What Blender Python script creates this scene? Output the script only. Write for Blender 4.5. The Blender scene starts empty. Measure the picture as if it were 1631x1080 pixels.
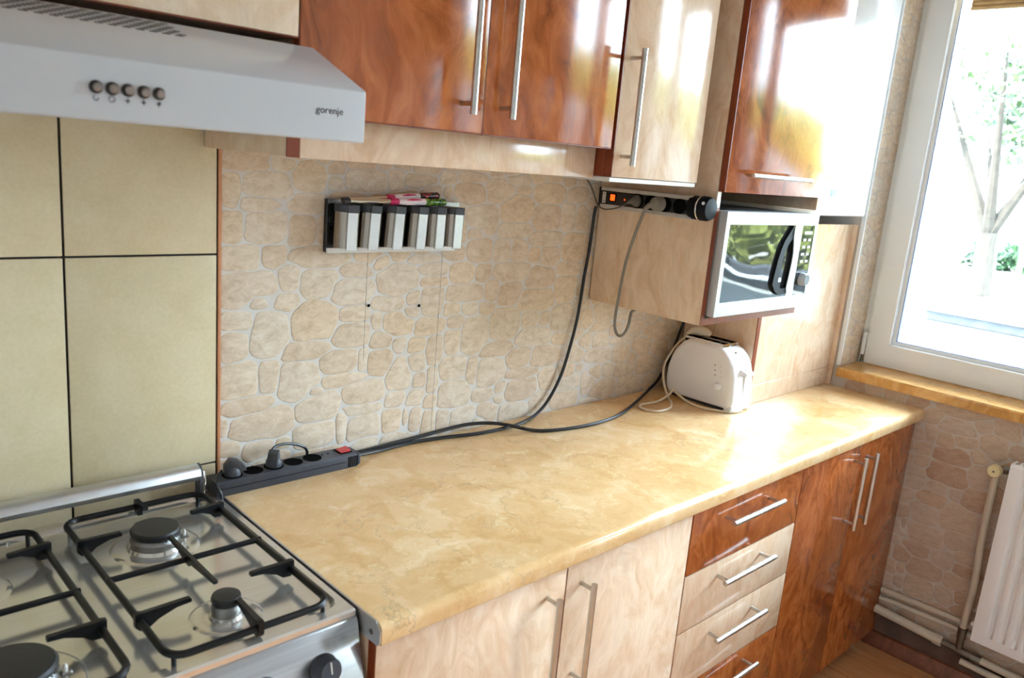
import bpy, bmesh, math, random
from mathutils import Vector, Matrix, noise
random.seed(7)
SC = bpy.context.scene
COL = SC.collection
PI = math.pi

# ------------------------------------------------------------ camera, light
cam_d = bpy.data.cameras.new('camera')
cam = bpy.data.objects.new('camera', cam_d)
COL.objects.link(cam)
CAM = Vector((-0.63494, -1.46958, 1.54506))
cr = Vector((0.72593902, -0.68257262, 0.08430396))
cu = Vector((0.09038056, 0.21619322, 0.97215835))
cf = Vector((0.68179461, 0.69810824, -0.21863439))
mw = Matrix((cr, cu, -cf)).transposed().to_4x4()
mw.translation = CAM
cam.matrix_world = mw
cam_d.sensor_fit = 'HORIZONTAL'
cam_d.sensor_width = 23.6
cam_d.lens = 1287.8 / 1631 * 23.6
cam_d.clip_start = 0.02
cam_d.clip_end = 400
cam_d.dof.use_dof = True
cam_d.dof.focus_distance = 1.95
cam_d.dof.aperture_fstop = 4.0
SC.camera = cam

SKY = 52.0
world = bpy.data.worlds.new('world')
SC.world = world
world.use_nodes = True
wn = world.node_tree
bg = wn.nodes['Background']
tcw = wn.nodes.new('ShaderNodeTexCoord')
sepw = wn.nodes.new('ShaderNodeSeparateXYZ')
rw = wn.nodes.new('ShaderNodeValToRGB')
rw.color_ramp.elements[0].position = 0.0
rw.color_ramp.elements[0].color = (0.24, 0.305, 0.355, 1)
rw.color_ramp.elements[1].position = 1.0
rw.color_ramp.elements[1].color = (0.67, 0.86, 1.0, 1)
wn.links.new(tcw.outputs['Generated'], sepw.inputs[0])
wn.links.new(sepw.outputs['Z'], rw.inputs[0])
wn.links.new(rw.outputs[0], bg.inputs['Color'])
bg.inputs['Strength'].default_value = SKY

sun_d = bpy.data.lights.new('sun', 'SUN')
sun_d.energy = 30.0
sun_d.angle = math.radians(1.0)
sun_d.color = (1.0, 0.95, 0.86)
sun = bpy.data.objects.new('sun', sun_d)
COL.objects.link(sun)
sun.location = (0, 0, 8)
sun.rotation_euler = Vector((0.6, -0.3, -0.55)).to_track_quat('-Z', 'Y').to_euler()

SC.view_settings.view_transform = 'Standard'
SC.view_settings.look = 'None'
SC.view_settings.gamma = 1.0
SC.view_settings.exposure = 0.56
SC.view_settings.use_curve_mapping = False
try:
    SC.cycles.max_bounces = 10
    SC.cycles.diffuse_bounces = 6
    SC.cycles.glossy_bounces = 5
    SC.cycles.transparent_max_bounces = 12
    SC.cycles.sample_clamp_indirect = 6.0
    SC.cycles.use_denoising = True
except Exception:
    pass

def portal(name, loc, rot, sx, sy):
    d = bpy.data.lights.new(name, 'AREA')
    d.shape = 'RECTANGLE'
    d.size = sx
    d.size_y = sy
    d.cycles.is_portal = True
    o = bpy.data.objects.new(name, d)
    o.location = loc
    o.rotation_euler = rot
    COL.objects.link(o)
portal('window_portal', (2.36, -1.10, 1.66), (0, math.radians(90), 0), 1.5, 1.65)
portal('window_portal', (2.36, -2.225, 0.76), (0, math.radians(90), 0), 1.4, 0.42)  # guides sampling through the added low fill opening

# ------------------------------------------------------------ helpers
def lin(c):
    if isinstance(c, str):
        c = c.lstrip('#')
        c = tuple(int(c[i:i + 2], 16) / 255 for i in (0, 2, 4))
    return tuple((x / 12.92 if x <= 0.04045 else ((x + 0.055) / 1.055) ** 2.4) for x in c) + (1.0,)

class NT:
    def __init__(s, name):
        s.m = bpy.data.materials.new(name)
        s.m.use_nodes = True
        s.t = s.m.node_tree
        s.p = s.t.nodes['Principled BSDF']
        s.out = s.t.nodes['Material Output']
        s.tc = None
    def n(s, typ, **kw):
        nd = s.t.nodes.new(typ)
        for k, v in kw.items():
            if k.startswith('i_'):
                nd.inputs[k[2:].replace('_', ' ')].default_value = v
            else:
                setattr(nd, k, v)
        return nd
    def l(s, a, b):
        s.t.links.new(a, b)
    def coord(s, scale=(1, 1, 1), rot=(0, 0, 0), which='Object'):
        if s.tc is None:
            s.tc = s.n('ShaderNodeTexCoord')
        mp = s.n('ShaderNodeMapping')
        mp.inputs['Scale'].default_value = scale
        mp.inputs['Rotation'].default_value = rot
        s.l(s.tc.outputs[which], mp.inputs['Vector'])
        return mp.outputs[0]
    def noise(s, vec, scale, detail=4, rough=0.55, dist=0.0):
        nd = s.n('ShaderNodeTexNoise')
        nd.inputs['Scale'].default_value = scale
        nd.inputs['Detail'].default_value = detail
        nd.inputs['Roughness'].default_value = rough
        nd.inputs['Distortion'].default_value = dist
        s.l(vec, nd.inputs['Vector'])
        return nd
    def ramp(s, fac, stops):
        r = s.n('ShaderNodeValToRGB')
        e = r.color_ramp.elements
        while len(e) < len(stops):
            e.new(0.5)
        for el, (p, c) in zip(e, stops):
            el.position = p
            el.color = c if isinstance(c, tuple) and len(c) == 4 else lin(c)
        s.l(fac, r.inputs[0])
        return r.outputs[0]
    def mix(s, fac, a, b, blend='MIX'):
        m = s.n('ShaderNodeMix', data_type='RGBA', blend_type=blend)
        for k, v in ((0, fac), (6, a), (7, b)):
            if isinstance(v, (int, float)):
                m.inputs[k].default_value = v
            elif isinstance(v, tuple):
                m.inputs[k].default_value = v
            elif isinstance(v, str):
                m.inputs[k].default_value = lin(v)
            else:
                s.l(v, m.inputs[k])
        return m.outputs[2]
    def bump(s, h, strength=0.2, dist=0.002):
        b = s.n('ShaderNodeBump')
        b.inputs['Strength'].default_value = strength
        b.inputs['Distance'].default_value = dist
        s.l(h, b.inputs['Height'])
        s.l(b.outputs[0], s.p.inputs['Normal'])
    def set(s, **kw):
        for k, v in kw.items():
            s.p.inputs[k.replace('_', ' ')].default_value = v

def plain(name, col, rough=0.5, metal=0.0, var=0.06, nscale=12, spec=0.5, coat=0.0, bump=0.0):
    """A plain material with slight procedural mottling."""
    t = NT(name)
    v = t.coord()
    nz = t.noise(v, nscale, 3)
    c = lin(col)
    a = tuple(x * (1 - var) for x in c[:3]) + (1,)
    b = tuple(min(1, x * (1 + var)) for x in c[:3]) + (1,)
    t.l(t.ramp(nz.outputs[0], [(0.3, a), (0.7, b)]), t.p.inputs['Base Color'])
    t.set(Roughness=rough, Metallic=metal, Specular_IOR_Level=spec, Coat_Weight=coat)
    if coat:
        t.set(Coat_Roughness=0.06)
    if bump:
        t.bump(nz.outputs[0], bump, 0.001)
    return t.m

def burl(name, dark, mid, light, rough, fine=0.3):
    t = NT(name)
    v = t.coord((1.0, 1.0, 0.62))
    w = t.noise(v, 4.0, 3, 0.5)
    vm = t.n('ShaderNodeVectorMath', operation='SCALE')
    vm.inputs['Scale'].default_value = 0.22
    t.l(w.outputs['Color'], vm.inputs[0])
    va = t.n('ShaderNodeVectorMath', operation='ADD')
    t.l(v, va.inputs[0])
    t.l(vm.outputs[0], va.inputs[1])
    big = t.noise(va.outputs[0], 16.0, 8, 0.66, 1.2)
    col = t.ramp(big.outputs[0], [(0.30, dark), (0.47, mid), (0.62, light), (0.75, mid)])
    st = t.n('ShaderNodeMapping')
    st.inputs['Scale'].default_value = (60, 60, 9)
    st.inputs['Rotation'].default_value = (0.25, 0.3, 0)
    t.l(va.outputs[0], st.inputs['Vector'])
    fib = t.noise(st.outputs[0], 1.0, 4, 0.6, 0.6)
    fcol = t.ramp(fib.outputs[0], [(0.35, (0.55, 0.5, 0.45, 1)), (0.6, (1, 1, 1, 1))])
    col = t.mix(fine, col, fcol, 'MULTIPLY')
    t.l(col, t.p.inputs['Base Color'])
    t.set(Roughness=rough, Specular_IOR_Level=0.5)
    t.bump(fib.outputs[0], 0.03, 0.0006)
    return t.m

M = {}
M['red_wood'] = burl('red burl veneer', '#793d1c', '#a75a2b', '#bd703a', 0.135, 0.35)
M['red_edge'] = plain('dark red edging', '#7a3517', 0.35, var=0.15, nscale=30)
M['light_wood'] = burl('light maple veneer', '#d4ae8c', '#e0c2a4', '#e8d0b6', 0.14, 0.15)
M['pine'] = burl('honey pine', '#bb8442', '#d29c55', '#dbab68', 0.16, 0.3)
M['skirting'] = burl('dark skirting wood', '#5a3120', '#74432c', '#845036', 0.35, 0.3)
M['white_edge'] = plain('pale edging', '#d9d6cf', 0.4)
M['steel_bar'] = plain('satin steel handle', '#c9c8c4', 0.28, 1.0, 0.04, 60)
M['hob_steel'] = None
M['alu'] = plain('matt aluminium', '#c8cacc', 0.38, 1.0, 0.04, 40)
M['chrome'] = plain('chrome', '#e2e2e2', 0.08, 1.0, 0.02)
M['black_enamel'] = plain('black enamel', '#0b0b0d', 0.36, 0, 0.2, 80, spec=0.3)
M['burner_cap'] = plain('burner cap enamel', '#1b1b1c', 0.45, 0, 0.25, 120, bump=0.1)
M['burner_alu'] = plain('burner aluminium', '#8f8f8e', 0.4, 1.0, 0.1, 60)
M['black_plastic'] = plain('black plastic', '#3a3d46', 0.42, 0, 0.12, 60)
M['dark_plastic'] = plain('dark grey plastic', '#35373d', 0.5, 0, 0.1, 60)
M['socket_black'] = plain('socket well', '#060607', 0.8, 0, 0.1, 60, spec=0.05)
M['black_deep'] = plain('deep black plastic', '#16171a', 0.35, 0, 0.1, 60)
M['cable_black'] = plain('black rubber cable', '#141519', 0.38, 0, 0.12, 40)
M['cable_grey'] = plain('grey cable', '#80796f', 0.5, 0, 0.06, 40)
M['cable_dark'] = plain('thin dark grey cable', '#5a544b', 0.5, 0, 0.06, 40)
M['cable_cream'] = plain('cream cable', '#dccfb6', 0.45, 0, 0.06, 40)
M['hood_white'] = plain('white hood enamel', '#bcbec2', 0.2, 0, 0.015, 6)
M['white_enamel'] = plain('white enamel', '#f2f2f0', 0.12, 0, 0.01, 6, coat=0.3)
M['radiator_white'] = plain('radiator enamel', '#f4f4f4', 0.3, 0, 0.02, 8)
M['pvc'] = plain('white window plastic', '#eceeee', 0.32, 0, 0.012, 6)
M['toaster_white'] = plain('white toaster plastic', '#efeff3', 0.3, 0, 0.015, 8)
M['mw_silver'] = plain('silver microwave paint', '#c4c7c9', 0.35, 0.35, 0.03, 30)
M['mw_side'] = plain('grey microwave casing', '#8f8b86', 0.42, 0.3, 0.05, 30)
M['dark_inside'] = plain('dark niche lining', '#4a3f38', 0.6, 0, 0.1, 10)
M['cream_pipe'] = plain('cream painted pipe', '#cfc5b2', 0.38, 0, 0.06, 14)
M['valve_cream'] = plain('yellowed valve knob', '#ddd0a0', 0.4, 0, 0.05, 20)
M['old_metal'] = plain('old valve metal', '#7d766c', 0.4, 0.8, 0.15, 30)
M['jar_steel'] = plain('brushed jar steel', '#9a9086', 0.22, 1.0, 0.05, 40)
M['jar_flat'] = plain('satin jar front', '#d3d2d0', 0.3, 1.0, 0.04, 40)
M['rack_steel'] = plain('rack steel', '#b9b9b9', 0.25, 1.0, 0.05, 40)
M['rack_dark'] = plain('rack dark panel', '#1a1a1c', 0.3, 0.0, 0.1, 40)
M['pink'] = plain('pink plastic', '#c0215f', 0.3)
M['milk_plastic'] = plain('milky white plastic', '#e8dfe6', 0.25)
M['handle_black'] = plain('matt black handle', '#101216', 0.6, 0, 0.1, 40, spec=0.15)
M['shaded_dirty_base'] = plain('shaded dirty wall base', '#5d4a3e', 0.75, 0, 0.3, 14)  # dirt and floor-level shade mixed into one dark tone
M['seam'] = plain('wallpaper seam', '#a3988c', 0.8)
M['red_plastic'] = plain('red switch', '#d0464a', 0.3)
M['grey_symbol'] = plain('grey print', '#6e7076', 0.6)
M['dark_print'] = plain('dark print', '#33343a', 0.6)
M['button'] = plain('grey metal button', '#8a7f79', 0.3, 0.7, 0.05)
M['button_rim'] = plain('dark button rim', '#2b2624', 0.35, 0.3)
M['ceiling_white'] = plain('ceiling paint', '#f4f4f2', 0.9, 0, 0.02, 4)
M['wall_paint'] = plain('white wall paint', '#e4e3e1', 0.85, 0, 0.03, 5)
M['copper_trim'] = plain('copper coloured trim', '#c98a62', 0.4, 0.2, 0.06, 30)
M['blue_print'] = plain('blue display', '#3f9ec2', 0.3)
M['sticker'] = plain('white sticker', '#c9c5bd', 0.5)
M['gasket'] = plain('blue grey glazing gasket', '#7f8fc4', 0.5)
M['concrete'] = plain('weathered concrete', '#414449', 0.9, 0, 0.3, 3)
M['asphalt'] = plain('grey paving', '#2b3133', 0.85, 0, 0.3, 0.7)
M['gravel'] = plain('pale gravel', '#8d897f', 0.95, 0, 0.15, 1.5)
M['bark'] = plain('bark', '#26221c', 0.9, 0, 0.3, 5, bump=0.4)
M['leaf_bright'] = plain('bright leaves', '#2b4419', 0.6, 0, 0.35, 1.2)
M['leaf_dark'] = plain('deep green leaves', '#1a351c', 0.6, 0, 0.35, 1.2)
M['leaf_yellow'] = plain('yellow green leaves', '#7c8540', 0.6, 0, 0.35, 1.2)
M['far_white'] = plain('white boards', '#e8ecf0', 0.6)
M['bamboo'] = plain('bamboo blind', '#c9a873', 0.6, 0, 0.15, 25)

# brushed, fairly mirror-like hob steel
t = NT('stainless hob')
nz = t.noise(t.coord((3, 220, 3)), 1.0, 2)
t.l(t.ramp(nz.outputs[0], [(0.3, '#d2cec7'), (0.7, '#dcd8d2')]), t.p.inputs['Base Color'])
t.set(Metallic=0.78, Roughness=0.17)
t.bump(nz.outputs[0], 0.02, 0.0003)
M['hob_steel'] = t.m
t = NT('stainless front')
nz = t.noise(t.coord((2, 2, 150)), 1.0, 3)
t.l(t.ramp(nz.outputs[0], [(0.3, '#a9a9ab'), (0.7, '#bcbcbe')]), t.p.inputs['Base Color'])
t.set(Metallic=1.0, Roughness=0.26)
M['front_steel'] = t.m

# printed marble worktop
t = NT('yellow marble laminate')
v = t.coord()
w = t.noise(v, 8, 6, 0.65)
vm = t.n('ShaderNodeVectorMath', operation='SCALE')
vm.inputs['Scale'].default_value = 0.22
t.l(w.outputs['Color'], vm.inputs[0])
va = t.n('ShaderNodeVectorMath', operation='ADD')
t.l(v, va.inputs[0]); t.l(vm.outputs[0], va.inputs[1])
n1 = t.noise(va.outputs[0], 7, 8, 0.6, 0.8)
base = t.ramp(n1.outputs[0], [(0.28, '#c99d64'), (0.42, '#d6ae7a'), (0.55, '#deba8b'), (0.72, '#e8cfa8')])
n2 = t.noise(va.outputs[0], 22, 6, 0.7, 0.5)
base = t.mix(t.ramp(n2.outputs[0], [(0.56, (0, 0, 0, 1)), (0.68, (0.55, 0.55, 0.55, 1))]), base, '#ecdcae')
vo = t.n('ShaderNodeTexVoronoi', feature='DISTANCE_TO_EDGE')
vo.inputs['Scale'].default_value = 6.5
t.l(va.outputs[0], vo.inputs['Vector'])
vein = t.ramp(vo.outputs['Distance'], [(0.0, (0.5, 0.5, 0.5, 1)), (0.018, (0, 0, 0, 1))])
msk = t.noise(v, 4, 3)
vm2 = t.mix(1.0, vein, t.ramp(msk.outputs[0], [(0.42, (0, 0, 0, 1)), (0.62, (1, 1, 1, 1))]), 'MULTIPLY')
col = t.mix(vm2, base, '#8c7d6b')
vo2 = t.n('ShaderNodeTexVoronoi', feature='DISTANCE_TO_EDGE')
vo2.inputs['Scale'].default_value = 17
t.l(va.outputs[0], vo2.inputs['Vector'])
vein2 = t.ramp(vo2.outputs['Distance'], [(0.0, (0.35, 0.35, 0.35, 1)), (0.03, (0, 0, 0, 1))])
msk2 = t.noise(v, 6.3, 3)
vm3 = t.mix(1.0, vein2, t.ramp(msk2.outputs[0], [(0.5, (0, 0, 0, 1)), (0.66, (1, 1, 1, 1))]), 'MULTIPLY')
col = t.mix(vm3, col, '#a9875c')
t.l(col, t.p.inputs['Base Color'])
t.set(Roughness=0.13, Specular_IOR_Level=0.55)
M['worktop'] = t.m

# glazed tile
t = NT('beige wall tile')
v = t.coord()
n1 = t.noise(v, 9, 6, 0.65)
n2 = t.noise(v, 140, 2)
c = t.ramp(n1.outputs[0], [(0.3, '#cbba95'), (0.5, '#d3c3a1'), (0.7, '#d9caab')])
c = t.mix(0.10, c, t.ramp(n2.outputs[0], [(0.3, '#8f7f5a'), (0.7, '#ddd0aa')]))
t.l(c, t.p.inputs['Base Color'])
t.set(Roughness=0.3)
t.bump(n2.outputs[0], 0.05, 0.0005)
M['tile'] = t.m
M['grout_dark'] = plain('dark grout', '#2e2420', 0.9)

def stone_mat(name, cols, tint, streak):
    t = NT(name)
    oi = t.n('ShaderNodeObjectInfo')
    v = t.coord((1, 1, streak), which='Object')
    va = t.n('ShaderNodeVectorMath', operation='ADD')
    t.l(v, va.inputs[0]); t.l(oi.outputs['Location'], va.inputs[1])
    n1 = t.noise(va.outputs[0], 30, 9, 0.8, 0.5)
    c = t.ramp(n1.outputs[0], [(0.33, cols[0]), (0.49, cols[1]), (0.66, cols[2])])
    r = t.ramp(oi.outputs['Random'], [(0.0, tint[0]), (0.5, (1, 1, 1, 1)), (1.0, tint[1])])
    c = t.mix(1.0, c, r, 'MULTIPLY')
    t.l(c, t.p.inputs['Base Color'])
    t.set(Roughness=0.62, Specular_IOR_Level=0.35)
    n2 = t.noise(va.outputs[0], 90, 5, 0.7)
    t.bump(n2.outputs[0], 0.35, 0.0012)
    return t.m
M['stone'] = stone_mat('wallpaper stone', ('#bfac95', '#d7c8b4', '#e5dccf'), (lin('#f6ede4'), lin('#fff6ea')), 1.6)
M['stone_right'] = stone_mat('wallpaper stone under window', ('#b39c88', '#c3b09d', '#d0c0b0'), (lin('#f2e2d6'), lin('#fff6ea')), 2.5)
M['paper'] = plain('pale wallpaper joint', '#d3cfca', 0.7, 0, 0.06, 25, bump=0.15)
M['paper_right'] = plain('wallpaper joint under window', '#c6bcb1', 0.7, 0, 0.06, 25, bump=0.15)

# laminate floor
t = NT('laminate plank')
oi = t.n('ShaderNodeObjectInfo')
v = t.coord((22, 2.2, 10))
va = t.n('ShaderNodeVectorMath', operation='ADD')
t.l(v, va.inputs[0]); t.l(oi.outputs['Location'], va.inputs[1])
n1 = t.noise(va.outputs[0], 1.4, 6, 0.6, 1.2)
c = t.ramp(n1.outputs[0], [(0.3, '#b4794a'), (0.5, '#c48b5d'), (0.7, '#cf9b70')])
t.l(c, t.p.inputs['Base Color'])
t.set(Roughness=0.3)
M['plank'] = t.m
M['subfloor'] = plain('dark plank joint', '#4a2c1a', 0.8)

# panes: clear sheet glass, reflecting by Fresnel
t = NT('window glass')
tr = t.n('ShaderNodeBsdfTransparent')
gl = t.n('ShaderNodeBsdfGlossy')
gl.inputs['Roughness'].default_value = 0.0
fr = t.n('ShaderNodeFresnel')
fr.inputs['IOR'].default_value = 1.35
mx = t.n('ShaderNodeMixShader')
t.l(fr.outputs[0], mx.inputs[0]); t.l(tr.outputs[0], mx.inputs[1]); t.l(gl.outputs[0], mx.inputs[2])
t.l(mx.outputs[0], t.out.inputs['Surface'])
M['glass'] = t.m

# dark mirrored microwave window, slightly wavy
t = NT('smoked mirror glass')
nz = t.noise(t.coord((1, 1, 1)), 4.0, 1)
t.l(t.ramp(nz.outputs[0], [(0.4, '#2b2f30'), (0.6, '#343839')]), t.p.inputs['Base Color'])
t.set(Roughness=0.02, Metallic=0.0, IOR=1.45)
t.bump(nz.outputs[0], 0.25, 0.012)
M['mw_glass'] = t.m

def emit(name, col, s):
    t = NT(name)
    nz = t.noise(t.coord(), 80, 2)
    c = lin(col)
    t.l(t.ramp(nz.outputs[0], [(0.3, tuple(x * .8 for x in c[:3]) + (1,)), (0.7, c)]), t.p.inputs['Emission Color'])
    t.l(t.ramp(nz.outputs[0], [(0.3, c), (0.7, c)]), t.p.inputs['Base Color'])
    t.set(Emission_Strength=s, Roughness=0.2)
    return t.m
M['lit_orange'] = emit('lit orange switch', '#ff5a12', 1.2)

def wrap_mat(name, a, b, c):
    t = NT(name)
    n = t.noise(t.coord(), 110, 3, 0.6, 1.0)
    t.l(t.ramp(n.outputs[0], [(0.38, a), (0.5, b), (0.6, c)]), t.p.inputs['Base Color'])
    t.set(Roughness=0.25)
    return t.m
M['wrap_red'] = wrap_mat('black and red print', '#15151b', '#2a2530', '#b3343a')
M['wrap_green'] = wrap_mat('green print', '#173312', '#356a1f', '#7d9b3a')

# ------------------------------------------------------------ mesh builder
ORG = {}

class MB:
    def __init__(s):
        s.bm = bmesh.new()
    def box(s, x0, x1, y0, y1, z0, z1, bev=0.0, seg=1):
        b = s.bm
        vs = [b.verts.new((x, y, z)) for x in (x0, x1) for y in (y0, y1) for z in (z0, z1)]
        fs = [(0, 1, 3, 2), (4, 6, 7, 5), (0, 4, 5, 1), (2, 3, 7, 6), (0, 2, 6, 4), (1, 5, 7, 3)]
        faces = [b.faces.new([vs[i] for i in f]) for f in fs]
        if bev:
            es = list({e for f in faces for e in f.edges})
            bmesh.ops.bevel(b, geom=es, offset=bev, segments=seg, profile=0.5, affect='EDGES')
        return s
    def prism(s, poly, axis, a0, a1, bev=0.0, seg=2):
        def pt(u, v, a):
            return {'x': (a, u, v), 'y': (u, a, v), 'z': (u, v, a)}[axis]
        b = s.bm
        A = [b.verts.new(pt(u, v, a0)) for u, v in poly]
        B = [b.verts.new(pt(u, v, a1)) for u, v in poly]
        n = len(poly)
        fs = [b.faces.new(A), b.faces.new(B[::-1])]
        for i in range(n):
            b.faces.new((A[i], B[i], B[(i + 1) % n], A[(i + 1) % n]))
        if bev:
            es = list(set(fs[0].edges) | set(fs[1].edges))
            bmesh.ops.bevel(b, geom=es, offset=bev, segments=seg, profile=0.5, affect='EDGES')
        return s
    def ring(s, outer, inner, axis, a0, a1):
        """outer and inner loops with the same number of points, extruded"""
        def pt(u, v, a):
            return {'x': (a, u, v), 'y': (u, a, v), 'z': (u, v, a)}[axis]
        b = s.bm
        n = len(outer)
        L = [[b.verts.new(pt(u, v, a)) for u, v in lp] for lp in (outer, inner) for a in (a0, a1)]
        oa, ob, ia, ib = L
        for i in range(n):
            j = (i + 1) % n
            b.faces.new((oa[i], oa[j], ob[j], ob[i]))
            b.faces.new((ia[j], ia[i], ib[i], ib[j]))
            b.faces.new((oa[j], oa[i], ia[i], ia[j]))
            b.faces.new((ob[i], ob[j], ib[j], ib[i]))
        return s
    def tube(s, pts, r, n=8, closed=False, smooth=0, cap=True):
        P = [Vector(p) for p in pts]
        R = list(r) if isinstance(r, (list, tuple)) else [r] * len(P)
        if smooth:
            Q, RR = [], []
            m = len(P)
            for i in range(m if closed else m - 1):
                p0 = P[(i - 1) % m] if (closed or i > 0) else P[0] * 2 - P[1]
                p1, p2 = P[i], P[(i + 1) % m]
                p3 = P[(i + 2) % m] if (closed or i + 2 < m) else P[-1] * 2 - P[-2]
                for k in range(smooth):
                    t_ = k / smooth
                    Q.append(0.5 * ((2 * p1) + (p2 - p0) * t_ + (2 * p0 - 5 * p1 + 4 * p2 - p3) * t_ ** 2 + (3 * p1 - p0 - 3 * p2 + p3) * t_ ** 3))
                    RR.append(R[i] * (1 - t_) + R[(i + 1) % m] * t_)
            if not closed:
                Q.append(P[-1]); RR.append(R[-1])
            P, R = Q, RR
        m = len(P)
        b = s.bm
        up = None
        rings = []
        for i, p in enumerate(P):
            if closed:
                d = (P[(i + 1) % m] - P[i - 1])
            else:
                d = P[min(i + 1, m - 1)] - P[max(i - 1, 0)]
            d.normalize()
            if up is None:
                up = d.orthogonal().normalized()
            up = (up - d * up.dot(d))
            if up.length < 1e-6:
                up = d.orthogonal()
            up.normalize()
            sd = d.cross(up)
            rings.append([b.verts.new(p + (up * math.cos(2 * PI * k / n) + sd * math.sin(2 * PI * k / n)) * R[i]) for k in range(n)])
        for i in range(m if closed else m - 1):
            A, B = rings[i], rings[(i + 1) % m]
            off = 0
            if closed and i == m - 1:
                off = min(range(n), key=lambda o: (A[0].co - B[o].co).length)
            for k in range(n):
                b.faces.new((A[k], A[(k + 1) % n], B[(k + 1 + off) % n], B[(k + off) % n]))
        if cap and not closed:
            b.faces.new(rings[0][::-1]); b.faces.new(rings[-1])
        return s
    def lathe(s, prof, c, axis=(0, 0, 1), n=24):
        """prof: (radius, height) from bottom to top; closed with caps when the radius is not 0"""
        b = s.bm
        ax = Vector(axis).normalized()
        u = ax.orthogonal().normalized()
        w = ax.cross(u)
        c = Vector(c)
        rings = []
        for r, h in prof:
            if r < 1e-7:
                rings.append([b.verts.new(c + ax * h)])
            else:
                rings.append([b.verts.new(c + ax * h + (u * math.cos(2 * PI * k / n) + w * math.sin(2 * PI * k / n)) * r) for k in range(n)])
        for A, B in zip(rings, rings[1:]):
            for k in range(n):
                j = (k + 1) % n
                if len(A) == 1 and len(B) == 1:
                    continue
                if len(A) == 1:
                    b.faces.new((A[0], B[j], B[k]))
                elif len(B) == 1:
                    b.faces.new((A[k], A[j], B[0]))
                else:
                    b.faces.new((A[k], A[j], B[j], B[k]))
        if len(rings[0]) > 1:
            b.faces.new(rings[0][::-1])
        if len(rings[-1]) > 1:
            b.faces.new(rings[-1])
        return s
    def quad(s, pts):
        s.bm.faces.new([s.bm.verts.new(p) for p in pts])
        return s
    def ball(s, c, r, sub=2):
        sc = r if isinstance(r, (tuple, list)) else (r, r, r)
        bmesh.ops.create_icosphere(s.bm, subdivisions=sub, radius=1.0, matrix=Matrix.Translation(c) @ Matrix.Diagonal((*sc, 1)))
        return s
    def mesh(s, name, org=Vector((0, 0, 0)), angle=35):
        bmesh.ops.recalc_face_normals(s.bm, faces=s.bm.faces)
        for v in s.bm.verts:
            v.co -= org
        me = bpy.data.meshes.new(name)
        s.bm.to_mesh(me)
        s.bm.free()
        if angle:
            me.shade_smooth()
            for p in me.polygons:
                if p.loop_total > 6 or max(abs(p.normal.x), abs(p.normal.y), abs(p.normal.z)) > 0.99995:
                    p.use_smooth = False
            me.set_sharp_from_angle(angle=math.radians(angle))
        return me
    def build(s, name, m, parent=None, angle=35, kind=None, label=None):
        org = ORG.get(parent, Vector((0, 0, 0))) if parent is not None else None
        if org is None:
            lo = [min(v.co[i] for v in s.bm.verts) for i in range(3)]
            hi = [max(v.co[i] for v in s.bm.verts) for i in range(3)]
            org = Vector(((lo[0] + hi[0]) / 2, (lo[1] + hi[1]) / 2, lo[2]))
        me = s.mesh(name, org, angle)
        me.materials.append(m)
        o = bpy.data.objects.new(name, me)
        COL.objects.link(o)
        if parent is not None:
            o.parent = parent
        else:
            o.location = org
        ORG[o] = org
        if kind:
            o['kind'] = kind
        if label:
            o['label'] = label
        return o

def thing(name, label, cat, loc, group=None):
    o = bpy.data.objects.new(name, None)
    o.empty_display_size = 0.05
    COL.objects.link(o)
    o.location = loc
    o['label'] = label
    o['category'] = cat
    if group:
        o['group'] = group
    ORG[o] = Vector(loc)
    return o

def tag(o, label, cat, group=None, kind=None):
    o['label'] = label
    o['category'] = cat
    if group:
        o['group'] = group
    if kind:
        o['kind'] = kind
    return o

def bx(name, m, parent, x0, x1, y0, y1, z0, z1, bev=0.0008, seg=1, **kw):
    return MB().box(x0, x1, y0, y1, z0, z1, bev, seg).build(name, m, parent, **kw)

def struct(mb, name, m, parent=None, angle=35):
    o = mb.build(name, m, parent, angle)
    if parent is None:
        o['kind'] = 'structure'
    return o

def slab(axis, a0, a1, us, vs, holes=()):
    """wall of thickness a0..a1 on a grid of cuts us x vs, welded, with hole cells (i, j) left out"""
    mb = MB()
    b = mb.bm
    def pt(u, v, a):
        return {'x': (a, u, v), 'y': (u, a, v), 'z': (u, v, a)}[axis]
    V = {}
    def g(i, j, k):
        if (i, j, k) not in V:
            V[(i, j, k)] = b.verts.new(pt(us[i], vs[j], (a0, a1)[k]))
        return V[(i, j, k)]
    cells = [(i, j) for i in range(len(us) - 1) for j in range(len(vs) - 1) if (i, j) not in holes]
    cs = set(cells)
    for i, j in cells:
        b.faces.new((g(i, j, 0), g(i + 1, j, 0), g(i + 1, j + 1, 0), g(i, j + 1, 0)))
        b.faces.new((g(i, j, 1), g(i, j + 1, 1), g(i + 1, j + 1, 1), g(i + 1, j, 1)))
        for (di, dj, p, q) in ((-1, 0, (i, j), (i, j + 1)), (1, 0, (i + 1, j), (i + 1, j + 1)), (0, -1, (i, j), (i + 1, j)), (0, 1, (i, j + 1), (i + 1, j + 1))):
            if (i + di, j + dj) not in cs:
                b.faces.new((g(*p, 0), g(*q, 0), g(*q, 1), g(*p, 1)))
    return mb

def bar_handle(parent_door, p0, p1, out, post_in=0.03, r=0.006, reach=0.032):
    """steel bar with two posts that meet the door; out = unit vector away from the door"""
    p0, p1, out = Vector(p0), Vector(p1), Vector(out)
    d = (p1 - p0).normalized()
    mb = MB().tube([p0, p1], r, 12)
    for q in (p0 + d * post_in, p1 - d * post_in):
        mb.tube([q, q - out * reach], r * 0.72, 10)
    return mb.build('handle', M['steel_bar'], parent_door)
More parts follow.
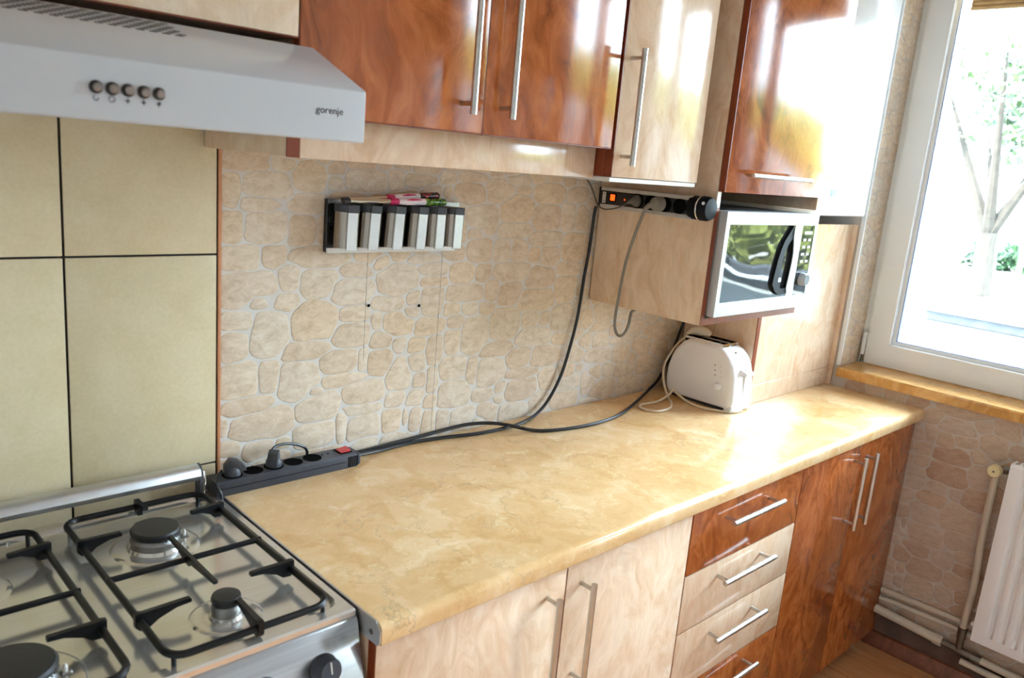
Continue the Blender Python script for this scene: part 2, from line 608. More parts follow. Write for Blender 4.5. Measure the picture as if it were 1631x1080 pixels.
# ------------------------------------------------------------ room shell
XW = 2.119          # face of the window wall
ZC = 0.86           # worktop height
RV = -0.295         # window reveal (left side)
LX, FY, CZ = -1.2, -2.5, 2.62
WY1 = -1.90         # far end of the window opening
wall_back = struct(MB().box(LX - 0.2, XW + 0.3, 0.004, 0.2, -0.2, CZ + 0.2), 'wall_back', M['paper'])
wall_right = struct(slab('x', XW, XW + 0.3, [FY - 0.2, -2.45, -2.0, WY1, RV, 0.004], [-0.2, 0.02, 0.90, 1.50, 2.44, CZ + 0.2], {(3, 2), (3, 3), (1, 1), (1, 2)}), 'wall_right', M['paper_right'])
wall_left = struct(MB().box(LX - 0.2, LX, FY - 0.2, 0.004, -0.2, CZ + 0.2), 'wall_left', M['wall_paint'])
wall_front = struct(MB().box(LX, XW, FY - 0.2, FY, -0.2, CZ + 0.2), 'wall_front', M['wall_paint'])
ceiling = struct(MB().box(LX, XW, FY, 0.004, CZ, CZ + 0.2), 'ceiling', M['ceiling_white'])
floor = struct(MB().box(LX, XW, FY, 0.004, -0.2, -0.008), 'floor', M['subfloor'])
# laminate planks
pw, pl = 0.19, 1.2
row = 0
x = LX
while x < XW:
    y = 0.0 - (row % 3) * 0.4
    x1 = min(x + pw, XW)
    ys = [0.0]
    while y > FY:
        if y < 0:
            ys.append(y)
        y -= pl
    ys.append(FY)
    for a, b in zip(ys, ys[1:]):
        bx('plank', M['plank'], floor, x + 0.0008, x1 - 0.0008, b + 0.0008, a - 0.0008, -0.008, 0.0, 0.001)
    x += pw
    row += 1

# --- embossed stones of the wallpaper
STONES_BACK = [(0.068,1.497,0.047,0.02),(0.148,1.496,0.03,0.015),(0.043,1.441,0.016,0.031),(0.113,1.453,0.049,0.025),(0.093,1.416,0.037,0.015),(0.202,1.477,0.038,0.033),(0.262,1.496,0.022,0.017),(0.263,1.462,0.018,0.014),(0.336,1.471,0.05,0.022),(0.322,1.506,0.036,0.013),(0.384,1.508,0.021,0.012),(0.413,1.479,0.023,0.025),(0.205,1.42,0.037,0.021),(0.042,1.371,0.023,0.029),(0.116,1.371,0.05,0.029),(0.187,1.365,0.036,0.031),(0.243,1.364,0.021,0.031),(0.297,1.417,0.052,0.027),(0.31,1.361,0.043,0.029),(0.404,1.368,0.049,0.034),(0.059,1.312,0.04,0.025),(0.129,1.314,0.028,0.022),(0.238,1.313,0.072,0.024),(0.078,1.247,0.058,0.037),(0.096,1.226,0.029,0.019),(0.163,1.27,0.024,0.029),(0.232,1.254,0.046,0.031),(0.16,1.221,0.029,0.019),(0.319,1.283,0.038,0.018),(0.303,1.235,0.05,0.028),(0.225,1.177,0.051,0.044),(0.318,1.184,0.035,0.018),(0.314,1.138,0.045,0.027),(0.052,1.187,0.032,0.023),(0.123,1.154,0.039,0.045),(0.048,1.139,0.027,0.037),(0.205,1.114,0.056,0.022),(0.384,1.296,0.025,0.016),(0.439,1.257,0.049,0.041),(0.413,1.203,0.042,0.017),(0.379,1.165,0.014,0.019),(0.444,1.153,0.045,0.027),(0.395,1.12,0.029,0.019),(0.452,1.102,0.027,0.019),(0.061,1.065,0.042,0.042),(0.122,1.067,0.026,0.035),(0.189,1.05,0.05,0.043),(0.288,1.082,0.052,0.026),(0.344,1.079,0.013,0.026),(0.398,1.065,0.033,0.03),(0.447,1.033,0.037,0.036),(0.299,1.039,0.055,0.014),(0.229,1.022,0.019,0.011),(0.235,0.98,0.052,0.031),(0.357,0.997,0.05,0.033),(0.352,0.965,0.053,0.015),(0.079,1.009,0.06,0.024),(0.108,0.971,0.073,0.037),(0.233,0.924,0.053,0.03),(0.297,0.932,0.015,0.034),(0.362,0.921,0.048,0.026),(0.45,0.972,0.039,0.019),(0.431,0.923,0.032,0.027),(0.477,0.919,0.015,0.03),(0.041,0.926,0.024,0.02),(0.102,0.912,0.035,0.022),(0.159,0.919,0.019,0.013),(0.368,0.873,0.028,0.018),(0.452,0.866,0.044,0.021),(0.028,0.976,0.011,0.022),(0.234,0.876,0.051,0.015),(0.632,1.494,0.044,0.014),(0.557,1.488,0.024,0.016),(0.706,1.503,0.028,0.009),(0.785,1.49,0.045,0.014),(0.626,1.451,0.048,0.024),(0.725,1.462,0.046,0.029),(0.804,1.466,0.029,0.011),(0.898,1.466,0.06,0.029),(1.006,1.464,0.048,0.025),(0.671,1.39,0.048,0.036),(0.783,1.422,0.056,0.035),(0.893,1.399,0.051,0.034),(0.975,1.402,0.03,0.036),(1.035,1.401,0.034,0.035),(0.651,1.361,0.028,0.016),(0.784,1.367,0.058,0.019),(0.897,1.345,0.061,0.02),(0.677,1.317,0.047,0.028),(0.74,1.316,0.036,0.028),(0.803,1.314,0.031,0.027),(0.86,1.304,0.023,0.019),(0.92,1.298,0.034,0.028),(1.014,1.32,0.053,0.039),(0.508,1.298,0.065,0.012),(0.48,1.479,0.045,0.016),(0.56,1.449,0.014,0.018),(0.617,1.265,0.037,0.025),(0.688,1.262,0.026,0.022),(0.785,1.261,0.066,0.023),(0.89,1.242,0.054,0.03),(0.998,1.263,0.053,0.019),(0.53,1.283,0.045,0.02),(0.635,1.214,0.055,0.022),(0.718,1.217,0.024,0.03),(0.784,1.202,0.044,0.029),(0.876,1.185,0.072,0.031),(0.988,1.208,0.042,0.037),(0.474,1.213,0.02,0.02),(0.473,1.176,0.022,0.017),(0.533,1.198,0.031,0.034),(0.597,1.177,0.028,0.017),(0.649,1.175,0.028,0.017),(0.708,1.171,0.027,0.018),(0.774,1.126,0.055,0.044),(0.862,1.131,0.033,0.021),(0.921,1.129,0.02,0.02),(0.996,1.125,0.052,0.039),(0.674,1.106,0.048,0.045),(0.524,1.14,0.044,0.022),(0.605,1.1,0.025,0.032),(0.881,1.084,0.066,0.025),(0.754,1.062,0.057,0.02),(0.989,1.068,0.033,0.019),(0.547,1.079,0.023,0.036),(0.486,1.099,0.034,0.02),(0.495,1.056,0.028,0.022),(0.61,1.031,0.04,0.026),(0.673,1.01,0.018,0.039),(0.737,1,0.049,0.04),(0.834,1.032,0.047,0.026),(0.937,1.024,0.057,0.027),(0.851,0.986,0.061,0.013),(1.066,1.071,0.02,0.016),(1.049,1.019,0.046,0.028),(1.089,1.119,0.042,0.028),(0.534,1.247,0.04,0.012),(0.509,1.01,0.02,0.018),(0.547,1.008,0.017,0.031),(0.629,0.955,0.057,0.033),(0.708,0.946,0.043,0.019),(0.774,0.959,0.02,0.018),(0.859,0.938,0.059,0.032),(0.772,0.924,0.019,0.014),(0.735,0.894,0.037,0.027),(0.832,0.883,0.054,0.026),(0.926,0.895,0.038,0.033),(0.96,0.954,0.044,0.032),(1.039,0.933,0.054,0.022),(1.034,0.884,0.051,0.029),(0.545,0.951,0.021,0.018),(0.49,0.968,0.033,0.021),(0.492,0.915,0.028,0.031),(0.543,0.901,0.021,0.029),(0.588,0.899,0.022,0.027),(0.654,0.896,0.041,0.029),(1.132,0.924,0.036,0.059),(1.083,0.972,0.018,0.013),(1.135,0.861,0.044,0.018),(0.709,0.873,0.029,0.015),(1.166,1.133,0.058,0.028),(1.299,1.116,0.063,0.018),(1.163,1.089,0.047,0.015),(1.312,1.075,0.058,0.021),(1.166,1.049,0.038,0.024),(1.282,1.044,0.077,0.016),(1.27,0.996,0.045,0.026),(1.164,1.001,0.06,0.022),(1.365,1.009,0.048,0.027),(1.446,1.055,0.075,0.029),(1.296,0.944,0.05,0.021),(1.214,0.952,0.028,0.018),(1.145,0.95,0.041,0.025),(1.402,0.948,0.054,0.031),(1.33,0.89,0.065,0.028),(1.179,0.892,0.079,0.026),(1.465,0.989,0.044,0.029),(1.431,0.891,0.036,0.024),(1.53,1.035,0.032,0.024)]
STONES_RIGHT = [(-0.703,0.826,0.05,0.022),(-0.777,0.856,0.023,0.023),(-0.844,0.862,0.039,0.03),(-0.818,0.803,0.04,0.033),(-0.631,0.789,0.019,0.026),(-0.676,0.777,0.024,0.025),(-0.737,0.794,0.035,0.017),(-0.781,0.755,0.021,0.022),(-0.703,0.728,0.052,0.025),(-0.693,0.668,0.067,0.038),(-0.791,0.692,0.029,0.034),(-0.681,0.618,0.031,0.023),(-0.674,0.576,0.039,0.028),(-0.737,0.615,0.018,0.019),(-0.801,0.614,0.039,0.033),(-0.616,0.612,0.024,0.02),(-0.653,0.514,0.047,0.033),(-0.76,0.534,0.05,0.04),(-0.674,0.446,0.054,0.031),(-0.657,0.385,0.04,0.025),(-0.779,0.464,0.044,0.029),(-0.74,0.384,0.034,0.026),(-0.812,0.418,0.032,0.024),(-0.689,0.333,0.051,0.03),(-0.689,0.256,0.041,0.034),(-0.799,0.327,0.038,0.029),(-0.619,0.304,0.015,0.02),(-0.771,0.271,0.031,0.023),(-0.841,0.514,0.02,0.031),(-0.623,0.254,0.017,0.02),(-0.725,0.886,0.067,0.02),(-0.616,0.842,0.035,0.022),(-0.864,0.633,0.028,0.04),(-0.862,0.57,0.031,0.019),(-0.621,0.687,0.029,0.023),(-0.604,0.458,0.009,0.027),(-0.61,0.731,0.032,0.023)]


def make_stones(seeds, bounds, place, m, parent, gap=0.0023, thick=0.0010):
    u0, u1, v0, v1 = bounds
    NA = 26
    for i, (cu_, cv_, hw, hh) in enumerate(seeds):
        near = [q for k, q in enumerate(seeds) if k != i and abs(q[0] - cu_) < 0.2 and abs(q[1] - cv_) < 0.16]
        def dist(q, u, v):
            return ((abs(u - q[0]) / q[2]) ** 3.2 + (abs(v - q[1]) / q[3]) ** 3.2) ** (1 / 3.2)
        me_ = (cu_, cv_, hw, hh)
        rs = []
        for k in range(NA):
            a = 2 * PI * k / NA
            dx, dy = math.cos(a) * hw, math.sin(a) * hh
            s = 0.25
            while s < 1.75:
                u, v = cu_ + dx * s, cv_ + dy * s
                di = dist(me_, u, v)
                if di > 1.45 or not (u0 + 0.002 < u < u1 - 0.002 and v0 < v < v1):
                    break
                if any((dist(q, u, v) - di) * (hw + hh) * (q[2] + q[3]) / (hw + hh + q[2] + q[3]) * 0.5 < gap for q in near):
                    break
                s += 0.025
            rs.append(s)
        if sum(rs) / NA < 0.35:
            continue
        rs = [(rs[k - 1] + 4 * rs[k] + rs[(k + 1) % NA]) / 6 for k in range(NA)]
        rnd = random.Random(i * 13 + 5)
        ph = [rnd.uniform(0, 6.28) for _ in range(3)]
        pts = []
        for k in range(NA):
            a = 2 * PI * k / NA
            s = rs[k] * (1 + 0.025 * math.sin(3 * a + ph[0]) + 0.02 * math.sin(5 * a + ph[1]) + 0.015 * math.sin(8 * a + ph[2]))
            pts.append((math.cos(a) * hw * s, math.sin(a) * hh * s))
        mb = MB()
        b = mb.bm
        rings = []
        for shrink, h in ((0.0, 0.0), (0.0006, thick * 0.6), (0.0026, thick)):
            ring = []
            for (pu, pv) in pts:
                L = math.hypot(pu, pv)
                f = max(0.3, (L - shrink) / L)
                ring.append(b.verts.new(place(cu_ + pu * f, cv_ + pv * f, h)))
            rings.append(ring)
        for A, B in zip(rings, rings[1:]):
            for k in range(NA):
                b.faces.new((A[k], A[(k + 1) % NA], B[(k + 1) % NA], B[k]))
        b.faces.new(rings[-1])
        o = mb.build('stone', m, None, 50)
        # part of the wall: keep its own origin so that the grain differs from stone to stone
        o.parent = parent
        o.matrix_parent_inverse = Matrix.Identity(4)
        o.location = o.location - ORG[parent]

def fill(seeds, bounds, sw, sh, seed):
    rnd = random.Random(seed)
    out = list(seeds)
    v = bounds[2] + sh
    r = 0
    while v < bounds[3]:
        u = bounds[0] + sw * (0.6 + 0.7 * (r % 2))
        while u < bounds[1]:
            c = (u + rnd.uniform(-.3, .3) * sw, v + rnd.uniform(-.3, .3) * sh, sw * rnd.uniform(.75, 1.25), sh * rnd.uniform(.75, 1.2))
            if all(((c[0] - q[0]) / (q[2] + c[2] * .55)) ** 2 + ((c[1] - q[1]) / (q[3] + c[3] * .55)) ** 2 > 1 for q in out):
                out.append(c)
            u += sw * 0.55
        v += sh * 0.55
        r += 1
    return out

sb = (0.018, 1.575, 0.86, 1.53)
make_stones(fill(STONES_BACK, sb, 0.034, 0.024, 3), sb, lambda u, v, h: (u, 0.004 - h, v), M['stone'], wall_back)
sr = (-1.05, -0.30, 0.0, 0.90)
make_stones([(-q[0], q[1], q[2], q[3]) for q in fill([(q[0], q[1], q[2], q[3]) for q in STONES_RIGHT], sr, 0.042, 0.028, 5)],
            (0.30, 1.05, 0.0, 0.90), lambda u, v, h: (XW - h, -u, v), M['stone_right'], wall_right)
sv = (XW + 0.004, XW + 0.165, 0.935, 2.44)
make_stones(fill([], sv, 0.05, 0.03, 9), sv, lambda u, v, h: (u, RV - h, v), M['stone'], wall_right)
tr = struct(MB().box(XW - 0.004, XW + 0.003, RV - 0.003, RV + 0.010, 0.935, 2.44), 'trim_2', M['pvc'])

for (ux, za, zb) in ((0.3475, 1.075, 1.325), (0.5530, 0.868, 1.320)):
    MB().box(ux - 0.0004, ux + 0.0004, 0.0026, 0.0044, za, zb).build('wallpaper_seam', M['seam'], wall_back)
# --- wall tiles behind the cooker
TZ = (0.50, 0.9085, 1.322, 1.7355)
TX = (-0.780, -0.515, -0.250, 0.0105)
g = struct(MB().box(-1.3, 0.0118, 0.0005, 0.0042, 0.45, 1.75), 'trim_3', M['grout_dark'])
for a, b in zip(TX, TX[1:]):
    for c, d in zip(TZ, TZ[1:]):
        bx('tile', M['tile'], g, a + 0.002, b - 0.002, -0.004, 0.0005, c + 0.0018, d - 0.0018, 0.0012, 2)
struct(MB().box(0.0118, 0.0178, -0.005, 0.004, 0.862, 1.53, 0.001), 'trim_1', M['copper_trim'])
# screw holes in the wall
for (hx, hz) in ((0.3546, 1.2015), (0.4925, 1.1925)):
    MB().lathe([(0.0035, 0), (0.0035, 0.0008), (0.002, 0.0012)], (hx, 0.0018, hz), (0, -1, 0), 12).build('screw_hole', M['socket_black'], wall_back)

# --- skirting board below the window
sk = struct(MB().prism([(XW, 0.0), (XW - 0.03, 0.0), (XW - 0.03, 0.012), (XW - 0.012, 0.045), (XW, 0.05)], 'y', -1.99, -0.30), 'baseboard_right', M['skirting'])

struct(MB().box(XW - 0.0035, XW, -1.99, -0.30, 0.046, 0.118), 'shaded_dirty_strip', M['shaded_dirty_base'])  # thin strip painting the shaded, dirty wall foot above the skirting
# --- the window
fx = 2.272
win = struct(slab('x', fx, fx + 0.07, [WY1, WY1 + 0.055, -1.30, -1.245, RV - 0.05, RV], [0.925, 0.965, 2.38, 2.44], {(1, 1), (3, 1)}), 'window_1', M['pvc'])
def sash(y0, y1, z0, z1):
    w = 0.078
    s = slab('x', fx - 0.018, fx + 0.045, [y0, y0 + w, y1 - w, y1], [z0, z0 + w, z1 - w, z1], {(1, 1)}).build('sash', M['pvc'], win)
    bd = 0.012
    slab('x', fx + 0.004, fx + 0.03, [y0 + w, y0 + w + bd, y1 - w - bd, y1 - w], [z0 + w, z0 + w + bd, z1 - w - bd, z1 - w], {(1, 1)}).build('glazing_bead', M['pvc'], s)
    i = w + bd
    slab('x', fx + 0.006, fx + 0.02, [y0 + i, y0 + i + 0.003, y1 - i - 0.003, y1 - i], [z0 + i, z0 + i + 0.003, z1 - i - 0.003, z1 - i], {(1, 1)}).build('gasket', M['gasket'], s)
    MB().box(fx + 0.02, fx + 0.024, y0 + w, y1 - w, z0 + w, z1 - w).build('pane', M['glass'], s)
    return s
s1 = sash(-1.265, RV - 0.026, 0.938, 2.405)
s2 = sash(WY1 + 0.03, -1.28, 0.938, 2.405)
MB().tube([(fx - 0.022, RV - 0.017, 0.965), (fx - 0.022, RV - 0.017, 1.045)], 0.007, 10).build('hinge', M['pvc'], win)
MB().tube([(fx - 0.02, RV - 0.018, 0.938), (fx - 0.02, RV - 0.018, 0.964)], 0.005, 10).build('hinge', M['old_metal'], win)
# unseen low glazed opening, added to bring fill light to the lower right
w2_ = struct(slab('x', fx, fx + 0.07, [-2.45, -2.41, -2.04, -2.0], [0.02, 0.08, 1.44, 1.50], {(1, 1)}), 'added_fill_window', M['pvc'])
MB().box(fx + 0.03, fx + 0.034, -2.41, -2.04, 0.08, 1.44).build('pane', M['glass'], w2_)
# sill board
sill = struct(MB().prism([(2.095, 0.899), (2.095, 0.926), (2.100, 0.931), (2.268, 0.933), (2.268, 0.899)], 'y', WY1 + 0.002, RV - 0.002, 0.002), 'trim_4', M['pine'])

# ------------------------------------------------------------ worktop
wt = thing('worktop', 'long yellow marble patterned kitchen worktop with a rounded front edge', 'worktop', (1.06, -0.3, 0.822))
prof = [(-0.0, 0.822), (-0.0, 0.86)]
prof += [(-0.586 - 0.014 * math.sin(a), 0.846 + 0.014 * math.cos(a)) for a in [PI / 2 * k / 5 for k in range(6)]]
prof += [(-0.594 - 0.006 * math.cos(a), 0.828 - 0.006 * math.sin(a)) for a in [PI / 2 * k / 3 for k in range(4)]]
MB().prism(prof, 'x', 0.0, XW - 0.002).build('slab', M['worktop'], wt)
es = [(-0.001, 0.823), (-0.001, 0.860), (-0.587, 0.860), (-0.599, 0.8475), (-0.599, 0.829), (-0.594, 0.8225)]
MB().prism(es, 'x', -0.0035, 0.0).build('end_strip', M['alu'], wt, label='dull aluminium end strip')
MB().lathe([(0.0045, 0), (0.0045, 0.0006), (0.003, 0.0012)], (-0.0034, -0.577, 0.838), (-1, 0, 0), 14).build('screw', M['old_metal'], wt)

# ------------------------------------------------------------ base cabinets
DY0, DY1 = -0.579, -0.562

def leg(parent, x, y):
    MB().lathe([(0.017, 0.0), (0.017, 0.006), (0.011, 0.012), (0.011, 0.052)], (x, y, 0), (0, 0, 1), 14).build('foot', M['chrome'], parent)

def base_carcass(t, x0, x1, side_mat=None):
    sm = side_mat or M['light_wood']
    bx('side_panel', sm, t, x0, x0 + 0.017, -0.560, -0.02, 0.06, 0.8215)
    bx('side_panel', M['light_wood'] if side_mat is None else side_mat, t, x1 - 0.017, x1, -0.560, -0.02, 0.06, 0.8215)
    bx('bottom_panel', M['light_wood'], t, x0 + 0.017, x1 - 0.017, -0.560, -0.02, 0.06, 0.077)
    bx('back_panel', M['light_wood'], t, x0 + 0.017, x1 - 0.017, -0.026, -0.02, 0.077, 0.8215)
    for fx_ in (x0 + 0.055, x1 - 0.055):
        leg(t, fx_, -0.535)
        leg(t, fx_, -0.08)

c1 = thing('base_cabinet', 'light maple two door base cabinet next to the cooker', 'cabinet', (0.42, -0.3, 0))
base_carcass(c1, 0.004, 0.842)
bx('front_edge', M['red_edge'], c1, 0.004, 0.021, -0.5625, -0.5602, 0.06, 0.8215, 0.0004)
for (a, b, hx) in ((0.0065, 0.4310, 0.381), (0.4345, 0.8405, 0.4755)):
    d = bx('door', M['light_wood'], c1, a, b, DY0, DY1 - 0.001, 0.05, 0.8145, 0.0012, 2)
    bar_handle(d, (hx, -0.612, 0.555), (hx, -0.612, 0.775), (0, -1, 0), 0.012)
    for (e0, e1) in ((a - 0.0015, a - 0.0001), (b + 0.0001, b + 0.0015)):
        bx('edge_strip', M['red_edge'], d, e0, e1, DY0 + 0.001, DY1 - 0.001, 0.05, 0.8145, 0)

c2 = thing('drawer_cabinet', 'four drawer unit with red top and bottom drawers and two pale middle drawers', 'cabinet', (1.098, -0.3, 0))
base_carcass(c2, 0.8425, 1.3535)
for (z0, z1, m, hz) in ((0.6565, 0.8145, 'red_wood', 0.767), (0.5085, 0.6535, 'light_wood', 0.615), (0.3475, 0.5055, 'light_wood', 0.462), (0.05, 0.3445, 'red_wood', 0.308)):
    d = bx('drawer', M[m], c2, 0.8455, 1.3515, DY0, DY1 - 0.001, z0, z1, 0.0012, 2, label='red burl drawer front' if m == 'red_wood' else 'pale maple drawer front')
    bar_handle(d, (0.968, -0.612, hz), (1.200, -0.612, hz), (0, -1, 0), 0.018, 0.0065)
    bx('edge_strip', M['red_edge'], d, 0.8455, 1.3515, DY0 + 0.001, DY1 - 0.001, z0 - 0.0013, z0 - 0.0001, 0)

c3 = thing('base_cabinet', 'red burl two door base cabinet below the window end of the worktop', 'cabinet', (1.735, -0.3, 0))
base_carcass(c3, 1.354, 2.1125)
for (a, b, hx) in ((1.3560, 1.7125, 1.674), (1.7145, 2.1125, 1.7525)):
    d = bx('door', M['red_wood'], c3, a, b, DY0, DY1 - 0.001, 0.05, 0.8145, 0.0012, 2)
    bar_handle(d, (hx, -0.612, 0.558), (hx, -0.612, 0.783), (0, -1, 0), 0.018)

# ------------------------------------------------------------ wall cabinets
TOP = 2.28
w0 = thing('wall_cabinet', 'light maple wall cabinet directly above the white cooker hood', 'cabinet', (-0.32, 0, 1.687))
bx('side_panel', M['light_wood'], w0, -0.618, -0.602, -0.335, -0.002, 1.687, TOP)
bx('side_panel', M['light_wood'], w0, -0.040, -0.0245, -0.335, -0.002, 1.687, TOP)
bx('bottom_panel', M['light_wood'], w0, -0.602, -0.040, -0.335, -0.002, 1.687, 1.703)
bx('top_panel', M['light_wood'], w0, -0.602, -0.040, -0.335, -0.002, TOP - 0.016, TOP)
d = bx('door', M['light_wood'], w0, -0.617, -0.0255, -0.354, -0.337, 1.6875, TOP, 0.0012, 2)
bx('edge_strip', M['red_edge'], d, -0.617, -0.0255, -0.3535, -0.337, 1.6855, 1.6874, 0)
bar_handle(d, (-0.55, -0.386, 1.80), (-0.55, -0.386, 2.02), (0, -1, 0), 0.02)

w1 = thing('wall_cabinet', 'red burl two door wall cabinet with a pale strip below, over the canister rack', 'cabinet', (0.34, 0, 1.516))
bx('side_panel', M['light_wood'], w1, -0.015, 0.002, -0.304, -0.006, 1.516, TOP)
bx('front_edge', M['red_edge'], w1, -0.015, 0.0068, -0.3075, -0.3042, 1.516, 1.585, 0.0004)
bx('side_panel', M['light_wood'], w1, 0.682, 0.6985, -0.304, -0.006, 1.575, TOP)
bx('bottom_panel', M['light_wood'], w1, 0.002, 0.682, -0.290, -0.006, 1.560, 1.576)
bx('top_panel', M['light_wood'], w1, 0.002, 0.682, -0.304, -0.006, TOP - 0.016, TOP)
bx('valance', M['light_wood'], w1, 0.0072, 0.6990, -0.308, -0.2905, 1.516, 1.592, 0.001, 2)
for (a, b, hx) in ((-0.0225, 0.3355, 0.2855), (0.3375, 0.6930, 0.3765)):
    d = bx('door', M['red_wood'], w1, a, b, -0.354, -0.337, 1.5805, TOP, 0.0012, 2)
    bx('edge_strip', M['red_edge'], d, a, b, -0.3535, -0.337, 1.5785, 1.5804, 0)
    bx('edge_strip', M['red_edge'], d, a - 0.0013, a - 0.0001, -0.3535, -0.337, 1.5805, TOP, 0)
    bar_handle(d, (hx, -0.387, 1.610), (hx, -0.387, 1.925), (0, -1, 0), 0.018)
    bx('hinge_block', M['light_wood'], w1, a + 0.03, b - 0.03, -0.337, -0.304, 1.64, 1.66, 0)

w2 = thing('wall_cabinet', 'narrow pale maple wall cabinet with one long steel handle', 'cabinet', (0.858, 0, 1.512))
bx('side_panel', M['red_edge'], w2, 0.7005, 0.716, -0.336, -0.006, 1.522, TOP, label='dark red side panel')
bx('side_panel', M['light_wood'], w2, 1.000, 1.0145, -0.336, -0.006, 1.522, TOP)
bx('bottom_panel', M['white_edge'], w2, 0.7005, 1.0145, -0.352, -0.006, 1.512, 1.5215)
bx('top_panel', M['light_wood'], w2, 0.716, 1.000, -0.336, -0.006, TOP - 0.016, TOP)
d = bx('door', M['light_wood'], w2, 0.7035, 1.0155, -0.3555, -0.337, 1.5225, TOP, 0.0012, 2)
bx('edge_strip', M['red_edge'], d, 0.7015, 0.7034, -0.355, -0.337, 1.5225, TOP, 0)
bar_handle(d, (0.7245, -0.389, 1.548), (0.7245, -0.389, 1.781), (0, -1, 0), 0.018)

# wall unit with the flap door and the microwave niche
w3 = thing('microwave_cabinet', 'tall wall unit with red flap door and an open niche for the microwave', 'cabinet', (1.34, 0, 1.174))
bx('side_panel', M['light_wood'], w3, 1.088, 1.104, -0.369, -0.002, 1.174, TOP)
bx('front_edge', M['red_edge'], w3, 1.088, 1.104, -0.3705, -0.3692, 1.174, 1.468, 0)
bx('front_edge', M['white_edge'], w3, 1.088, 1.104, -0.3705, -0.3692, 1.4682, 1.53, 0, label='pale front edging')
bx('side_panel', M['light_wood'], w3, 1.606, 1.622, -0.369, -0.002, 1.470, TOP)
bx('shelf', M['light_wood'], w3, 1.104, 1.572, -0.369, -0.002, 1.174, 1.191)
bx('front_edge', M['red_edge'], w3, 1.104, 1.572, -0.3705, -0.3692, 1.174, 1.191, 0)
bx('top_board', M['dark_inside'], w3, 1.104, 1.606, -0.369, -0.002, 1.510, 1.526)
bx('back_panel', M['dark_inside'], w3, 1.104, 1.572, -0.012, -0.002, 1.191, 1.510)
bx('back_panel', M['light_wood'], w3, 1.104, 1.606, -0.012, -0.002, 1.526, TOP)
d = bx('flap_door', M['red_wood'], w3, 1.0895, 1.6085, -0.3895, -0.3715, 1.5065, TOP, 0.0012, 2)
bx('edge_strip', M['red_edge'], d, 1.0875, 1.0894, -0.389, -0.3715, 1.5065, TOP, 0)
bar_handle(d, (1.150, -0.422, 1.551), (1.450, -0.422, 1.551), (0, -1, 0), 0.03, 0.0055)

# boxed-in column below and beside it
pc = thing('pipe_casing', 'pale maple boxed casing with red front edge behind the toaster', 'casing', (1.85, -0.13, 0.86))
bx('side_panel', M['light_wood'], pc, 1.5735, 1.590, -0.259, -0.004, 0.8605, 1.1735)
bx('front_edge', M['red_edge'], pc, 1.5735, 1.592, -0.2625, -0.2592, 0.8605, 1.1735, 0.0004)
bx('front_panel', M['light_wood'], pc, 1.592, 2.108, -0.262, -0.246, 0.9215, 1.420, 0.001)
bx('plinth', M['light_wood'], pc, 1.592, 2.108, -0.2615, -0.246, 0.8605, 0.9205, 0.001)
bx('edge_trim', M['light_wood'], pc, 2.1085, 2.117, -0.278, -0.246, 0.8605, 1.420, 0.0008)

# ------------------------------------------------------------ boiler
bo = thing('gas_boiler', 'white wall hung gas boiler with a small blue display beside the window', 'boiler', (1.85, -0.17, 1.45))
bx('body', M['white_enamel'], bo, 1.665, 2.031, -0.330, -0.004, 1.452, 2.22, 0.008, 3)
bx('display', M['blue_print'], bo, 1.764, 1.794, -0.3312, -0.329, 1.511, 1.531, 0.0004)
for px_ in (1.74, 1.82, 1.90):
    MB().tube([(px_, -0.16, 1.453), (px_, -0.16, 1.425)], 0.011, 12).build('pipe_stub', M['old_metal'], bo)
# ------------------------------------------------------------ cooker hood
hd = thing('cooker_hood', 'flat white cooker hood with five round buttons above the gas stove', 'hood', (-0.318, -0.26, 1.546))
HX0, HX1 = -0.618, -0.0185
hp = [(-0.005, 1.672), (-0.386, 1.672), (-0.522, 1.6135), (-0.524, 1.611), (-0.524, 1.548), (-0.522, 1.546), (-0.005, 1.546)]
MB().prism(hp, 'x', HX0, HX1, 0.0012, 2).build('body', M['hood_white'], hd)
sn = Vector((0, -0.0585, 0.136)).normalized()
sd_ = Vector((0, 0.136, 0.0585)).normalized()
sp0 = Vector((0, -0.522, 1.6135))
def on_slope(x, y, h):
    k = (y + 0.522) / sd_.y
    return Vector((x, 0, 0)) + sp0 + sd_ * k + sn * h
slot_me = None
for k in range(26):
    x0 = -0.225 - 0.0152 * k
    for j in range(8):
        if j >= 2 * (k + 1):
            continue
        xc, yc = x0 + 0.0058 * j, -0.4265 + 0.0050 * j
        c = on_slope(xc, yc, 0.0)
        if slot_me is None:
            mb = MB()
            a, w = 0.0046, 0.0015
            pts = [(-a, -w), (a, -w), (a, w), (-a, w)]
            lo = [mb.bm.verts.new(Vector((p, 0, 0)) + sd_ * q - sn * 0.0005) for p, q in pts]
            hi = [mb.bm.verts.new(Vector((p, 0, 0)) + sd_ * q + sn * 0.0004) for p, q in pts]
            mb.bm.faces.new(hi)
            for i in range(4):
                mb.bm.faces.new((lo[i], lo[(i + 1) % 4], hi[(i + 1) % 4], hi[i]))
            slot_me = mb.mesh('vent_slot', angle=0)
            slot_me.materials.append(M['button_rim'])
        o = bpy.data.objects.new('vent_slot', slot_me)
        COL.objects.link(o)
        o.parent = hd
        o.location = c - ORG[hd]
